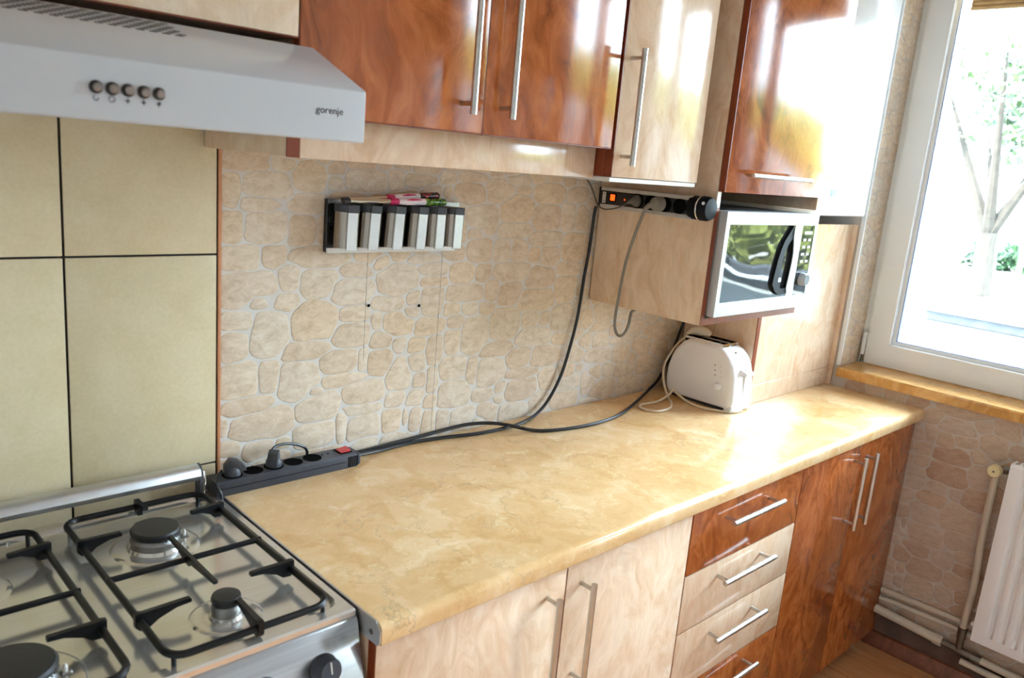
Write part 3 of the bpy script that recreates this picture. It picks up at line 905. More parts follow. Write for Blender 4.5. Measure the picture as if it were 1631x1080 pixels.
for i, bxx in enumerate((-0.3505, -0.3345, -0.3185, -0.3020, -0.2860)):
    rm = MB().lathe([(0.0068, 0), (0.0068, 0.003), (0.0056, 0.0045), (0.0050, 0.0045)], (bxx, -0.5238, 1.580), (0, -1, 0), 20).build('push_button', M['button_rim'], hd)
    MB().lathe([(0.0047, 0), (0.0047, 0.0062), (0.0036, 0.0072)], (bxx + 0.0008, -0.5238, 1.5798), (0, -1, 0), 18).build('button_cap', M['button'], rm)
    zc = 1.5690
    if i == 0:
        mb = MB().tube([(bxx + 0.0026 * math.cos(a), -0.5245, zc + 0.0026 * math.sin(a)) for a in [1.9 + 4.4 * k / 10 for k in range(11)]], 0.0005, 6)
        m = M['grey_symbol']
    elif i == 1:
        mb = MB().tube([(bxx + 0.0031 * math.cos(2 * PI * k / 16), -0.5245, zc + 0.0031 * math.sin(2 * PI * k / 16)) for k in range(16)], 0.0004, 6, closed=True)
        m = M['grey_symbol']
    else:
        st = []
        for k in range(16):
            r = 0.0034 if k % 4 == 0 else (0.0012 if k % 2 == 0 else 0.0017)
            if i == 4 and k == 2:
                r = 0.0042
            st.append((bxx + r * math.cos(2 * PI * k / 16), zc + r * math.sin(2 * PI * k / 16)))
        mb = MB().prism(st, 'y', -0.5246, -0.5238)
        m = M['dark_print']
    mb.build('button_symbol', m, hd)
fc = bpy.data.curves.new('lettering', 'FONT')
fc.body = 'gorenje'
fc.size = 0.0127
fc.extrude = 0.0002
fc.space_character = 1.02
fo = bpy.data.objects.new('lettering', fc)
COL.objects.link(fo)
fo.parent = hd
fo.rotation_euler = (PI / 2, 0, 0)
fo.location = Vector((-0.0915, -0.5243, 1.5795)) - ORG[hd]
fc.materials.append(M['dark_print'])
bpy.context.view_layer.update()
fm = bpy.data.meshes.new_from_object(fo.evaluated_get(bpy.context.evaluated_depsgraph_get()))
f2 = bpy.data.objects.new('lettering_print', fm)
COL.objects.link(f2)
f2.parent = hd
f2.rotation_euler = fo.rotation_euler
f2.location = fo.location
bpy.data.objects.remove(fo)
f2.name = 'lettering'

# ------------------------------------------------------------ gas stove
st = thing('gas_stove', 'stainless steel gas stove with black pan supports at the left of the worktop', 'stove', (-0.311, -0.28, 0))
SX0, SX1, SYF, SYB = -0.6115, -0.0062, -0.541, -0.018
MB().box(SX0 + 0.004, SX1 - 0.002, SYF + 0.004, SYB, 0.0, 0.832, 0.003, 1).build('body', M['front_steel'], st)
# hob plate: rim, step down to a recessed pan
mb = MB()
b = mb.bm
def loop(x0, x1, y0, y1, z, r, n=5):
    L = []
    for cx, cy, a0 in ((x1 - r, y1 - r, 0), (x0 + r, y1 - r, PI / 2), (x0 + r, y0 + r, PI), (x1 - r, y0 + r, 1.5 * PI)):
        for k in range(n):
            a = a0 + PI / 2 * k / (n - 1)
            L.append(b.verts.new((cx + r * math.cos(a), cy + r * math.sin(a), z)))
    return L
Ls = [loop(SX0, SX1, SYF, SYB, 0.832, 0.004), loop(SX0, SX1, SYF, SYB, 0.857, 0.004),
      loop(SX0 + 0.003, SX1 - 0.003, SYF + 0.003, SYB - 0.003, 0.860, 0.004),
      loop(SX0 + 0.016, SX1 - 0.014, SYF + 0.022, SYB - 0.020, 0.860, 0.024),
      loop(SX0 + 0.022, SX1 - 0.020, SYF + 0.028, SYB - 0.026, 0.8535, 0.022)]
for A, B in zip(Ls, Ls[1:]):
    for k in range(len(A)):
        b.faces.new((A[k], A[(k + 1) % len(A)], B[(k + 1) % len(B)], B[k]))
b.faces.new(Ls[-1])
b.faces.new(Ls[0][::-1])
hob = mb.build('hob_plate', M['hob_steel'], st, 30)
HZ = 0.8535
# front panel and knobs
MB().prism([(SYF + 0.004, 0.715), (SYF - 0.036, 0.715), (SYF - 0.0385, 0.720), (SYF - 0.004, 0.846), (SYF, 0.849), (SYF + 0.004, 0.849)], 'x', SX0 + 0.001, SX1 - 0.001, 0.001).build('control_panel', M['front_steel'], st)
KA = Vector((0, -0.965, 0.264)).normalized()
bx('oven_door', M['front_steel'], st, SX0 + 0.002, SX1 - 0.002, SYF - 0.036, SYF + 0.003, 0.10, 0.708, 0.004, 2)
MB().tube([(SX0 + 0.06, SYF - 0.076, 0.655), (SX1 - 0.06, SYF - 0.076, 0.655)], 0.009, 12).build('oven_handle', M['steel_bar'], st)
for hx in (SX0 + 0.08, SX1 - 0.08):
    MB().tube([(hx, SYF - 0.076, 0.655), (hx, SYF - 0.034, 0.655)], 0.007, 10).build('handle_post', M['steel_bar'], st)
for kx in (-0.072, -0.165, -0.258, -0.351, -0.444, -0.537):
    kc = Vector((kx, SYF - 0.0185, 0.795))
    kb = MB().lathe([(0.0215, 0), (0.0215, 0.004), (0.019, 0.008), (0.0185, 0.02), (0.016, 0.024)], kc, KA, 24).build('knob', M['black_plastic'], st)
    kt = kc + KA * 0.0242
    ku = Vector((0, 0.264, 0.965)).normalized()
    MB().tube([kt - ku * 0.003, kt + ku * 0.014], 0.0011, 6).build('pointer', M['white_edge'], kb)
# burners: dished ring, aluminium crown with slots, black cap, igniter
def burner(x, y, r):
    d = MB().lathe([(r * 1.05 + 0.030, 0.0), (r * 1.05 + 0.027, 0.0022), (r * 1.05 + 0.022, 0.0030), (r * 1.05 + 0.010, 0.0012), (r * 1.15, 0.0018), (r * 1.05, 0.007)], (x, y, HZ - 0.0004), (0, 0, 1), 40).build('burner', M['hob_steel'], st)
    MB().lathe([(r * 0.98, 0.0), (r * 1.02, 0.010), (r * 0.94, 0.013), (r * 0.90, 0.018)], (x, y, HZ + 0.006), (0, 0, 1), 36).build('burner_crown', M['burner_alu'], d)
    mb = MB()
    n = 44 if r > 0.03 else 26
    for k in range(n):
        a = 2 * PI * k / n
        p = Vector((x + math.cos(a) * r * 0.925, y + math.sin(a) * r * 0.925, HZ + 0.0215))
        q = Vector((math.cos(a), math.sin(a), 0))
        mb.tube([p - q * r * 0.03, p + q * r * 0.035], 0.0012, 4)
    o = mb.build('flame_ports', M['burner_alu'], d)
    o['kind'] = 'stuff'
    MB().lathe([(r * 0.90, 0.0), (r * 0.95, 0.003), (r * 1.0, 0.006), (r * 1.0, 0.010), (r * 0.93, 0.0135), (r * 0.5, 0.0150), (0, 0.0155)], (x, y, HZ + 0.0215), (0, 0, 1), 36).build('burner_cap', M['burner_cap'], d)
    e = (x + r * 1.13 * 0.93, y - r * 1.13 * 0.36)
    if r > 0.03:
        MB().tube([(e[0], e[1], HZ + 0.004), (e[0], e[1], HZ + 0.022), (e[0], e[1], HZ + 0.026)], [0.0035, 0.0035, 0.0015], 8).build('igniter', M['sticker'], d)
        MB().box(e[0] - 0.006, e[0] + 0.008, e[1] - 0.005, e[1] + 0.005, HZ + 0.010, HZ + 0.016, 0.002).build('clip', M['burner_alu'], d)
burner(-0.1705, -0.176, 0.0395)
burner(-0.1660, -0.440, 0.0215)
burner(-0.4440, -0.176, 0.0300)
burner(-0.4400, -0.446, 0.0500)

def blade(p, q, h0, h1, w=0.0080):
    """flat pan finger from the bar at p to its tip at q; the top edge is level at z = p.z, the depth shrinks from h0 to h1"""
    p, q = Vector(p), Vector(q)
    d = (q - p); L = d.length; d.normalize()
    sd = Vector((-d.y, d.x, 0)) * w / 2
    prof = [(-0.007, 0.0), (-0.007, -h0 * 0.75), (-0.001, -h0), (0.012, -h0 * 0.96), (L * 0.35, -h0 * 0.62), (L * 0.7, -h1 * 1.2), (L, -h1), (L, -0.0015), (L - 0.002, 0.0), (0.004, 0.0), (0.0, 0.001)]
    mb = MB()
    A = [mb.bm.verts.new(p + d * u + Vector((0, 0, v)) + sd) for u, v in prof]
    B = [mb.bm.verts.new(p + d * u + Vector((0, 0, v)) - sd) for u, v in prof]
    mb.bm.faces.new(A); mb.bm.faces.new(B[::-1])
    for i in range(len(A)):
        j = (i + 1) % len(A)
        mb.bm.faces.new((A[i], B[i], B[j], A[j]))
    return mb
GZ = 0.876
def grate(x0, x1, y0, y1, ym, cb, cf_):
    r = 0.026
    pts = []
    for cx, cy, a0 in ((x1 - r, y1 - r, 0), (x0 + r, y1 - r, PI / 2), (x0 + r, y0 + r, PI), (x1 - r, y0 + r, 1.5 * PI)):
        for k in range(6):
            a = a0 + PI / 2 * k / 5
            pts.append((cx + r * math.cos(a), cy + r * math.sin(a), GZ))
    g_ = MB().tube(pts, 0.0053, 10, closed=True).build('pan_support', M['black_enamel'], st)
    MB().tube([(x0 - 0.004, ym, GZ + 0.001), (x1 + 0.006, ym, GZ + 0.001)], 0.0050, 10).build('cross_bar', M['black_enamel'], g_)
    T = GZ + 0.012
    xm = (x0 + x1) / 2
    F = [((x0, cb[1] + 0.016, T), (x0 + 0.060, cb[1] + 0.014, T)), ((x1, cb[1] + 0.036, T), (x1 - 0.055, cb[1] + 0.028, T)),
         ((xm + 0.004, y1, T), (xm + 0.006, y1 - 0.036, T)),
         ((x0, cf_[1] + 0.022, T), (x0 + 0.072, cf_[1] + 0.024, T)), ((x1, cf_[1] + 0.040, T), (x1 - 0.066, cf_[1] + 0.040, T)),
         ((xm + 0.005, y0, T), (xm + 0.006, y0 + 0.078, T))]
    for p, q in F:
        blade(p, q, 0.026, 0.0065).build('finger', M['black_enamel'], g_)
    mb = MB()
    prof = [(-0.072, 0.012), (-0.070, 0.0065), (-0.02, 0.0), (-0.012, -0.006), (0.012, -0.006), (0.02, 0.0), (0.105, 0.0065), (0.107, 0.012)]
    A = [mb.bm.verts.new((xm - 0.003, ym + (-u), GZ + v)) for u, v in prof]
    B = [mb.bm.verts.new((xm + 0.003, ym + (-u), GZ + v)) for u, v in prof]
    mb.bm.faces.new(A); mb.bm.faces.new(B[::-1])
    for i in range(len(A)):
        j = (i + 1) % len(A)
        mb.bm.faces.new((A[i], B[i], B[j], A[j]))
    # the finger across the middle bar reaches to the burners on both sides
    for v in mb.bm.verts:
        pass
    mb.build('finger', M['black_enamel'], g_)
    for (fx_, fy_) in ((x0 + 0.008, y1 - 0.008), (x1 - 0.008, y1 - 0.008), (x0 + 0.008, y0 + 0.008), (x1 - 0.008, y0 + 0.008)):
        MB().tube([(fx_, fy_, GZ), (fx_, fy_, HZ - 0.0003)], 0.0036, 8).build('foot', M['black_enamel'], g_)
grate(-0.2805, -0.0440, -0.527, -0.056, -0.290, (-0.165, -0.176), (-0.165, -0.440))
grate(-0.5640, -0.3270, -0.527, -0.056, -0.296, (-0.444, -0.176), (-0.44, -0.446))
# rear rail on two brackets
rl = MB().prism([(-0.030, 0.896), (-0.030, 0.921), (-0.036, 0.928), (-0.047, 0.927), (-0.056, 0.920), (-0.059, 0.910), (-0.055, 0.901), (-0.046, 0.896)], 'x', SX0 + 0.002, -0.0425, 0.001).build('rear_rail', M['alu'], st)
for bxx in (-0.041, SX0 + 0.001):
    b_ = MB().prism([(-0.028, 0.857), (-0.028, 0.922), (-0.036, 0.928), (-0.05, 0.924), (-0.056, 0.912), (-0.050, 0.857)], 'x', bxx - 0.0015, bxx + 0.003).build('rail_bracket', M['black_plastic'], st)
    MB().lathe([(0.005, 0), (0.005, 0.002), (0.003, 0.003)], (bxx + 0.003, -0.042, 0.914), (1, 0, 0), 12).build('screw', M['chrome'], b_)
MB().tube([(-0.0345, -0.053, 0.860), (-0.0345, -0.055, 0.90), (-0.0355, -0.049, 0.914)], 0.0022, 8).build('rail_wire', M['chrome'], st)
for k in range(7):
    MB().lathe([(0.0026, 0), (0.0026, 0.003), (0.001, 0.004)], (-0.32 - 0.04 * k, -0.044, 0.8534), (0, 0, 1), 8).build('screw', M['chrome'], st)

# ------------------------------------------------------------ canister rack on the wall
rk = thing('canister_rack', 'dark wall rack with a steel lip holding six spice canisters', 'rack', (0.41, 0, 1.316))
bx('back_plate', M['rack_dark'], rk, 0.236, 0.582, -0.010, 0.002, 1.3225, 1.432, 0.0008)
bx('hook_rail', M['rack_dark'], rk, 0.240, 0.580, -0.0142, -0.010, 1.385, 1.395, 0.0005)
bx('front_lip', M['pvc'], rk, 0.2365, 0.5755, -0.0150, -0.0101, 1.3215, 1.3320, 0.0004)
bx('top_edge', M['rack_steel'], rk, 0.238, 0.582, -0.0112, -0.0101, 1.4215, 1.4325, 0.0003)
for (sx, sz) in ((0.246, 1.372),):
    MB().lathe([(0.004, 0), (0.004, 0.002)], (sx, -0.010, sz), (0, -1, 0), 12).build('screw', M['socket_black'], rk)
can = None
names = ['leftmost', 'second from left', 'third from left', 'third from right', 'second from right', 'rightmost']
for i, cx in enumerate((0.2625, 0.3150, 0.3760, 0.4370, 0.4890, 0.5400)):
    if i < 6:
        t_ = thing('spice_canister', 'brushed steel spice canister with black lid, %s in the wall rack' % names[i], 'canister', (cx, -0.0400, 1.3325), 'spice canisters in the wall rack')
        n = 20
        def section(r, flat_w, flat_y):
            L = []
            for k in range(n):
                a = -PI / 2 + 0.62 + (2 * PI - 1.24) * k / (n - 1)
                L.append((cx + r * math.cos(a), -0.0400 + r * math.sin(a)))
            L += [(cx - flat_w, flat_y), (cx + flat_w, flat_y)]
            return L
        MB().prism(section(0.0254, 0.0130, -0.0635)[:-2], 'z', 1.3365, 1.4095).build('jar', M['jar_steel'], t_)
        bx('front_strip', M['jar_flat'], t_, cx - 0.0116, cx + 0.0116, -0.0640, -0.0590, 1.3325, 1.4095, 0.0008)
        MB().prism(section(0.0257, 0.0134, -0.0630), 'z', 1.4097, 1.4240, 0.0015, 2).build('lid', M['dark_plastic'], t_)
        bx('lid_tab', M['dark_plastic'], t_, cx - 0.0131, cx + 0.0131, -0.0648, -0.0600, 1.4090, 1.4245, 0.0010)
        t_.rotation_euler = (0, 0.05 if i in (1, 2, 3) else 0.02, 0)
# lighters lying across the lids
def lighter(name_label, p, q, wrap):
    p, q = Vector(p), Vector(q)
    d = (q - p)
    L = d.length
    d.normalize()
    t_ = thing('gas_lighter', name_label, 'lighter', p, 'gas lighters on the canister lids')
    MB().tube([p, p + d * L * 0.04, p + d * L * 0.43], [0.0056, 0.0050, 0.0050], 12).build('barrel', M['chrome'], t_)
    MB().tube([p - d * 0.001, p + d * L * 0.05], 0.0058, 12).build('barrel_tip', M['rack_dark'], t_)
    MB().tube([p + d * L * 0.43, p + d * L * 0.44, p + d * L * 0.50, p + d * L * 0.51], [0.0060, 0.0076, 0.0076, 0.0066], 14).build('collar', M['pink'], t_)
    MB().tube([p + d * L * 0.505, p + d * L * 0.56, p + d * L * 0.70, p + d * L * 0.78], [0.0064, 0.0074, 0.0078, 0.0076], 14).build('handle_body', M['milk_plastic'], t_)
    MB().tube([p + d * L * 0.58 + Vector((0, -0.0058, 0.0040)), p + d * L * 0.64 + Vector((0, -0.0062, 0.0048)), p + d * L * 0.73 + Vector((0, -0.0062, 0.0045))], [0.0006, 0.0024, 0.0012], 8).build('trigger', M['pink'], t_)
    MB().tube([p + d * L * 0.775, p + d * L * 0.79, p + d * L * 0.985, p + d * L], [0.0074, 0.0079, 0.0079, 0.0070], 14).build('printed_wrap', M[wrap], t_)
lighter('gas lighter with a green printed wrap lying across the canister lids', (0.2440, -0.058, 1.4325), (0.5140, -0.041, 1.4345), 'wrap_green')
lighter('gas lighter with a black and red printed wrap lying behind the green one', (0.2545, -0.038, 1.4325), (0.5080, -0.0225, 1.4472), 'wrap_red')

# ------------------------------------------------------------ power strip on the worktop
ps = thing('power_strip', 'long black power strip with a red switch lying on the worktop against the wall', 'power strip', (0.15, -0.039, ZC))
PY0, PY1, PX0, PX1, PZ = -0.0645, -0.014, -0.016, 0.300, 0.8900
MB().prism([(PY0, ZC), (PY0 - 0.001, ZC + 0.003), (PY0 - 0.001, PZ - 0.004), (PY0 + 0.003, PZ), (PY1 - 0.003, PZ), (PY1, PZ - 0.004), (PY1, ZC)], 'x', PX0, PX1, 0.002).build('body', M['black_plastic'], ps)
bx('seam', M['socket_black'], ps, PX0 + 0.004, PX1 - 0.03, PY0 - 0.0016, PY0, ZC + 0.0150, ZC + 0.0160, 0)
MB().prism([(PY0 + 0.004, ZC + 0.001), (PY0 - 0.0005, ZC + 0.006), (PY0 - 0.0005, PZ - 0.006), (PY0 + 0.006, PZ - 0.001), (PY1 - 0.006, PZ - 0.001), (PY1, PZ - 0.008), (PY1 - 0.004, ZC + 0.001)], 'x', PX1 - 0.001, PX1 + 0.008, 0.003).build('end_cap', M['black_plastic'], ps)
for k in range(5):
    xr = PX1 - 0.024 + 0.0052 * k
    bx('grip_rib', M['socket_black'], ps, xr, xr + 0.002, PY0 - 0.0018, PY0, ZC + 0.003, PZ - 0.004, 0)
for sx in (0.0270, 0.0710, 0.1150, 0.1590, 0.2030):
    s = MB().lathe([(0.0196, 0), (0.0196, 0.0012), (0.0180, 0.0012), (0.0172, 0.0006), (0, 0.0006)], (sx, -0.0390, PZ - 0.0004), (0, 0, 1), 28).build('socket', M['socket_black'], ps)
    MB().tube([(sx + 0.003, -0.027, PZ), (sx + 0.003, -0.027, PZ + 0.005)], 0.0022, 8).build('earth_pin', M['chrome'], s)
bx('switch_well', M['socket_black'], ps, 0.264, 0.294, -0.052, -0.022, PZ - 0.0004, PZ + 0.0008, 0)
MB().prism([(0.267, PZ), (0.267, PZ + 0.0030), (0.279, PZ + 0.0035), (0.291, PZ + 0.0065), (0.291, PZ)], 'y', -0.048, -0.026, 0.0006).build('switch', M['red_plastic'], ps)
for sx in (0.229, 0.243):
    MB().lathe([(0.0025, 0), (0.0025, 0.0006)], (sx, -0.035, PZ - 0.0002), (0, 0, 1), 10).build('screw_hole', M['socket_black'], ps)

def plug(label, c, ang, cord, m, cr_=0.0031, r=0.0165):
    """flat angled plug standing in a socket with its cord"""
    c = Vector(c)
    t_ = thing('plug', label, 'plug', c)
    MB().lathe([(r, 0), (r, 0.006), (r * 0.93, 0.012), (r * 0.6, 0.018)], c, (0, 0, 1), 22).build('plug_head', M[m], t_)
    a = Vector((math.cos(ang), math.sin(ang), 0)); s = Vector((-a.y, a.x, 0))
    mb = MB()
    prof = [(0.016, 0.006), (0.016, 0.020), (0.006, 0.033), (-0.010, 0.030), (-0.022, 0.020), (-0.026, 0.008)]
    A = [mb.bm.verts.new(c + a * u + Vector((0, 0, v)) + s * 0.0105) for u, v in prof]
    B = [mb.bm.verts.new(c + a * u + Vector((0, 0, v)) - s * 0.0105) for u, v in prof]
    mb.bm.faces.new(A); mb.bm.faces.new(B[::-1])
    for i in range(len(A)):
        j = (i + 1) % len(A)
        mb.bm.faces.new((A[i], B[i], B[j], A[j]))
    es = [e for e in mb.bm.edges]
    bmesh.ops.bevel(mb.bm, geom=es, offset=0.002, segments=2, profile=0.5, affect='EDGES')
    mb.build('plug_grip', M[m], t_)
    MB().tube(cord, cr_, 8, smooth=6).build('cord', M['cable_black' if m != 'cable_grey' else 'cable_grey'], t_)
    return t_
plug('black angled plug in the socket nearest the stove, its cord dropping behind the stove', (0.027, -0.039, PZ + 0.0012), PI * 0.93,
     [(0.006, -0.036, PZ + 0.012), (-0.006, -0.050, PZ + 0.004), (-0.013, -0.064, PZ - 0.008), (-0.0095, -0.0715, 0.868), (-0.0075, -0.0700, 0.84), (-0.0055, -0.05, 0.78)], 'dark_plastic')
plug('black angled plug with its cord arching over the sockets of the power strip', (0.115, -0.039, PZ + 0.0012), PI * 0.30,
     [(0.112, -0.032, PZ + 0.030), (0.126, -0.026, PZ + 0.036), (0.150, -0.022, PZ + 0.036), (0.176, -0.020, PZ + 0.029), (0.196, -0.018, PZ + 0.018), (0.206, -0.012, PZ + 0.004), (0.212, -0.0075, 0.874), (0.250, -0.006, 0.8645), (0.300, -0.006, 0.8640)], 'dark_plastic')

def cable(name, label, pts, r, m, cat='cable', smooth=7):
    o = MB().tube(pts, r, 10, smooth=smooth).build(name, M[m])
    return tag(o, label, cat)
cable('power_cable', 'thick black cable rising along the stone wallpaper to the upper power strip',
      [(0.3085, -0.040, 0.8750), (0.335, -0.034, 0.8715), (0.39, -0.022, 0.8655), (0.47, -0.016, 0.8650), (0.56, -0.026, 0.8650), (0.66, -0.048, 0.8650), (0.745, -0.052, 0.8650), (0.82, -0.044, 0.8650), (0.895, -0.022, 0.8700), (0.946, -0.011, 0.8950), (0.985, -0.009, 0.9470), (1.010, -0.008, 1.0050), (1.038, -0.008, 1.1190), (1.050, -0.008, 1.2420), (1.060, -0.008, 1.3250), (1.0635, -0.009, 1.4150), (1.0640, -0.012, 1.4350)], 0.0046, 'cable_black')
cable('power_cable', 'thick black cable snaking over the worktop and up behind the toaster',
      [(0.300, -0.0070, 0.8650), (0.36, -0.0075, 0.8660), (0.46, -0.0085, 0.8700), (0.572, -0.0085, 0.8750), (0.650, -0.013, 0.8790), (0.705, -0.028, 0.8790), (0.750, -0.056, 0.8755), (0.800, -0.098, 0.8655), (0.850, -0.127, 0.8650), (0.952, -0.147, 0.8650), (1.060, -0.143, 0.8650), (1.150, -0.122, 0.8650), (1.260, -0.078, 0.8650), (1.350, -0.040, 0.8660), (1.400, -0.024, 0.8740), (1.450, -0.018, 0.9000), (1.500, -0.018, 0.9750), (1.542, -0.018, 1.0660), (1.558, -0.018, 1.110), (1.5655, -0.018, 1.1660)], 0.0046, 'cable_black')

# ------------------------------------------------------------ upper power strip on the cabinet side
us = thing('power_strip', 'power strip with a lit orange switch on the side of the microwave cabinet', 'power strip', (1.066, -0.18, 1.462))
UX0, UX1 = 1.046, 1.0876
bx('body', M['black_deep'], us, UX0, UX1, -0.335, -0.032, 1.4370, 1.4885, 0.002, 2)
for (z0, z1) in ((1.4800, 1.4905), (1.4345, 1.4450)):
    bx('side_rail', M['alu'], us, UX0 - 0.0012, UX1 - 0.004, -0.330, -0.040, z0, z1, 0.001)
bx('label_sticker', M['sticker'], us, UX0 - 0.0006, UX0 + 0.0004, -0.0575, -0.0465, 1.4475, 1.4765, 0)
for z in (1.4715, 1.4535):
    MB().lathe([(0.0018, 0), (0.0018, 0.0006)], (UX0 - 0.0004, -0.051, z), (-1, 0, 0), 8).build('screw', M['dark_print'], us)
bx('switch_frame', M['socket_black'], us, UX0 - 0.0012, UX0 + 0.001, -0.0925, -0.0715, 1.4535, 1.4745, 0)
bx('switch', M['lit_orange'], us, UX0 - 0.0030, UX0 + 0.001, -0.0895, -0.0745, 1.4560, 1.4720, 0.001)
MB().ball((UX0, -0.122, 1.4620), 0.0026, 1).build('indicator_lamp', M['lit_orange'], us)
for sy in (-0.163, -0.207, -0.251, -0.295):
    MB().lathe([(0.0195, 0), (0.0195, 0.0012), (0.0178, 0.0012), (0.017, 0.0004), (0, 0.0004)], (UX0 + 0.0002, sy, 1.4625), (-1, 0, 0), 28).build('socket', M['socket_black'], us)
ec = MB().lathe([(0.0270, 0), (0.0285, 0.006), (0.0285, 0.028), (0.0295, 0.030), (0.0295, 0.046), (0.0255, 0.054), (0.010, 0.056)], (1.0600, -0.322, 1.4635), (0, -1, 0), 32).build('end_cap', M['handle_black'], us)
MB().lathe([(0.0297, 0), (0.0303, 0.001), (0.0303, 0.003), (0.0297, 0.004)], (1.0600, -0.348, 1.4635), (0, -1, 0), 32).build('chrome_ring', M['chrome'], ec)
MB().lathe([(0.0040, 0), (0.0040, 0.0025)], (1.0360, -0.368, 1.4760), (-0.9, -0.4, 0.3), 12).build('screw', M['chrome'], ec)

p1 = thing('plug', 'small grey plug with a thin cord in the upper power strip', 'plug', (UX0 - 0.002, -0.163, 1.4625))
MB().lathe([(0.0155, 0), (0.0150, 0.006), (0.0080, 0.014)], (UX0 - 0.001, -0.163, 1.4625), (-1, 0.1, 0), 20).build('plug_head', M['cable_dark'], p1)
MB().tube([(UX0 - 0.009, -0.164, 1.4640), (UX0 - 0.014, -0.156, 1.4610), (UX0 - 0.014, -0.143, 1.4560)], [0.0085, 0.0075, 0.0035], 12).build('plug_grip', M['cable_dark'], p1)
MB().tube([(UX0 - 0.014, -0.150, 1.4590), (UX0 - 0.012, -0.118, 1.4430), (UX0 - 0.008, -0.090, 1.4350), (UX0 - 0.006, -0.060, 1.4315), (UX0 - 0.004, -0.036, 1.4400), (UX0 - 0.004, -0.022, 1.4620), (UX0 - 0.012, -0.012, 1.4880), (UX0 - 0.030, -0.008, 1.5080), (UX0 - 0.05, -0.008, 1.530)], 0.0019, 8, smooth=6).build('cord', M['cable_dark'], p1)
p2 = thing('plug', 'round grey plug with thick grey cord hanging in a loop', 'plug', (UX0 - 0.002, -0.238, 1.4625))
MB().lathe([(0.0180, 0), (0.0182, 0.010), (0.0150, 0.024), (0.0080, 0.028)], (UX0 - 0.001, -0.2385, 1.4625), (-1, 0.15, 0), 22).build('plug_head', M['cable_grey'], p2)
MB().tube([(UX0 - 0.020, -0.234, 1.4610), (UX0 - 0.024, -0.220, 1.4560), (UX0 - 0.024, -0.208, 1.4480)], [0.0085, 0.0072, 0.0044], 12).build('plug_grip', M['cable_grey'], p2)
MB().tube([(UX0 - 0.024, -0.214, 1.4520), (UX0 - 0.021, -0.201, 1.4280), (UX0 - 0.018, -0.180, 1.3720), (UX0 - 0.016, -0.161, 1.3000), (UX0 - 0.016, -0.152, 1.2160), (UX0 - 0.016, -0.148, 1.1450), (UX0 - 0.014, -0.155, 1.1160), (UX0 - 0.010, -0.166, 1.1080), (UX0 - 0.002, -0.1745, 1.1180), (UX0 + 0.008, -0.1765, 1.1400), (UX0 + 0.022, -0.168, 1.1620), (UX0 + 0.045, -0.155, 1.1690), (UX0 + 0.11, -0.13, 1.1690)], 0.0040, 10, smooth=6).build('cord', M['cable_grey'], p2)

# ------------------------------------------------------------ microwave
mo = thing('microwave_oven', 'silver microwave oven with a mirrored door in the wall niche', 'microwave', (1.346, -0.21, 1.191))
MX0, MX1, MYF, MYB, MZ0, MZ1 = 1.1075, 1.5830, -0.394, -0.040, 1.1985, 1.4610
bx('casing', M['mw_side'], mo, MX0 + 0.0005, MX1 - 0.0015, MYF + 0.022, MYB, MZ0 + 0.001, MZ1 - 0.001, 0.003, 2)
slab('y', MYF, MYF + 0.021, [MX0, MX0 + 0.017, 1.4570, 1.4780], [MZ0, MZ0 + 0.036, MZ1 - 0.031, MZ1], {(1, 1)}).build('door', M['mw_silver'], mo)
dr = bpy.data.objects[[o.name for o in bpy.data.objects if o.parent == mo and o.name.startswith('door')][0]]
bx('door_window', M['mw_glass'], dr, MX0 + 0.0165, 1.4575, MYF + 0.0008, MYF + 0.02, MZ0 + 0.0355, MZ1 - 0.0305, 0.001)
slab('y', MYF, MYF + 0.021, [1.4788, 1.4960, 1.5680, MX1], [MZ0, MZ0 + 0.036, MZ1 - 0.031, MZ1], {(1, 1)}).build('control_frame', M['mw_silver'], mo)
cp = bx('control_panel', M['mw_glass'], mo, 1.4955, 1.5685, MYF + 0.0008, MYF + 0.02, MZ0 + 0.0355, MZ1 - 0.0305, 0.001)
MB().lathe([(0.0185, 0), (0.0185, 0.004), (0.0170, 0.016), (0.0150, 0.018)], (1.5330, MYF + 0.001, 1.2790), (0, -1, 0), 28).build('dial', M['mw_silver'], cp)
MB().lathe([(0.0150, 0.0), (0.0150, 0.001)], (1.5330, MYF - 0.017, 1.2790), (0, -1, 0), 24).build('dial_face', M['dark_plastic'], cp)
bx('screen', M['sticker'], cp, 1.512, 1.556, MYF - 0.0004, MYF + 0.001, 1.405, 1.413, 0)
for k in range(4):
    for q in range(2):
        bx('key', M['sticker'], cp, 1.510 + 0.028 * q, 1.526 + 0.028 * q, MYF - 0.0006, MYF + 0.001, 1.326 + 0.020 * k, 1.333 + 0.020 * k, 0)
# teardrop loop handle
outer = [(1.4480, 1.4290), (1.4400, 1.4180), (1.4270, 1.4040), (1.4120, 1.3890), (1.3990, 1.3650), (1.3900, 1.3350), (1.3830, 1.3000), (1.3790, 1.2720), (1.3960, 1.2530), (1.4200, 1.2415), (1.4560, 1.2440), (1.4640, 1.2800), (1.4700, 1.3300), (1.4710, 1.3600), (1.4650, 1.3920), (1.4560, 1.4120)]
inner = [(1.4470, 1.3960), (1.4420, 1.3930), (1.4340, 1.3850), (1.4230, 1.3720), (1.4160, 1.3540), (1.4090, 1.3300), (1.4030, 1.3020), (1.3990, 1.2760), (1.4080, 1.2650), (1.4230, 1.2575), (1.4480, 1.2600), (1.4540, 1.2900), (1.4590, 1.3300), (1.4590, 1.3560), (1.4550, 1.3770), (1.4510, 1.3900)]
outer = [(u - 0.016, v) for u, v in outer]
inner = [(u - 0.009, v) for u, v in inner]
hh = MB().ring(outer, inner, 'y', MYF - 0.007, MYF + 0.002).build('door_handle', M['handle_black'], dr, label='black teardrop loop handle')
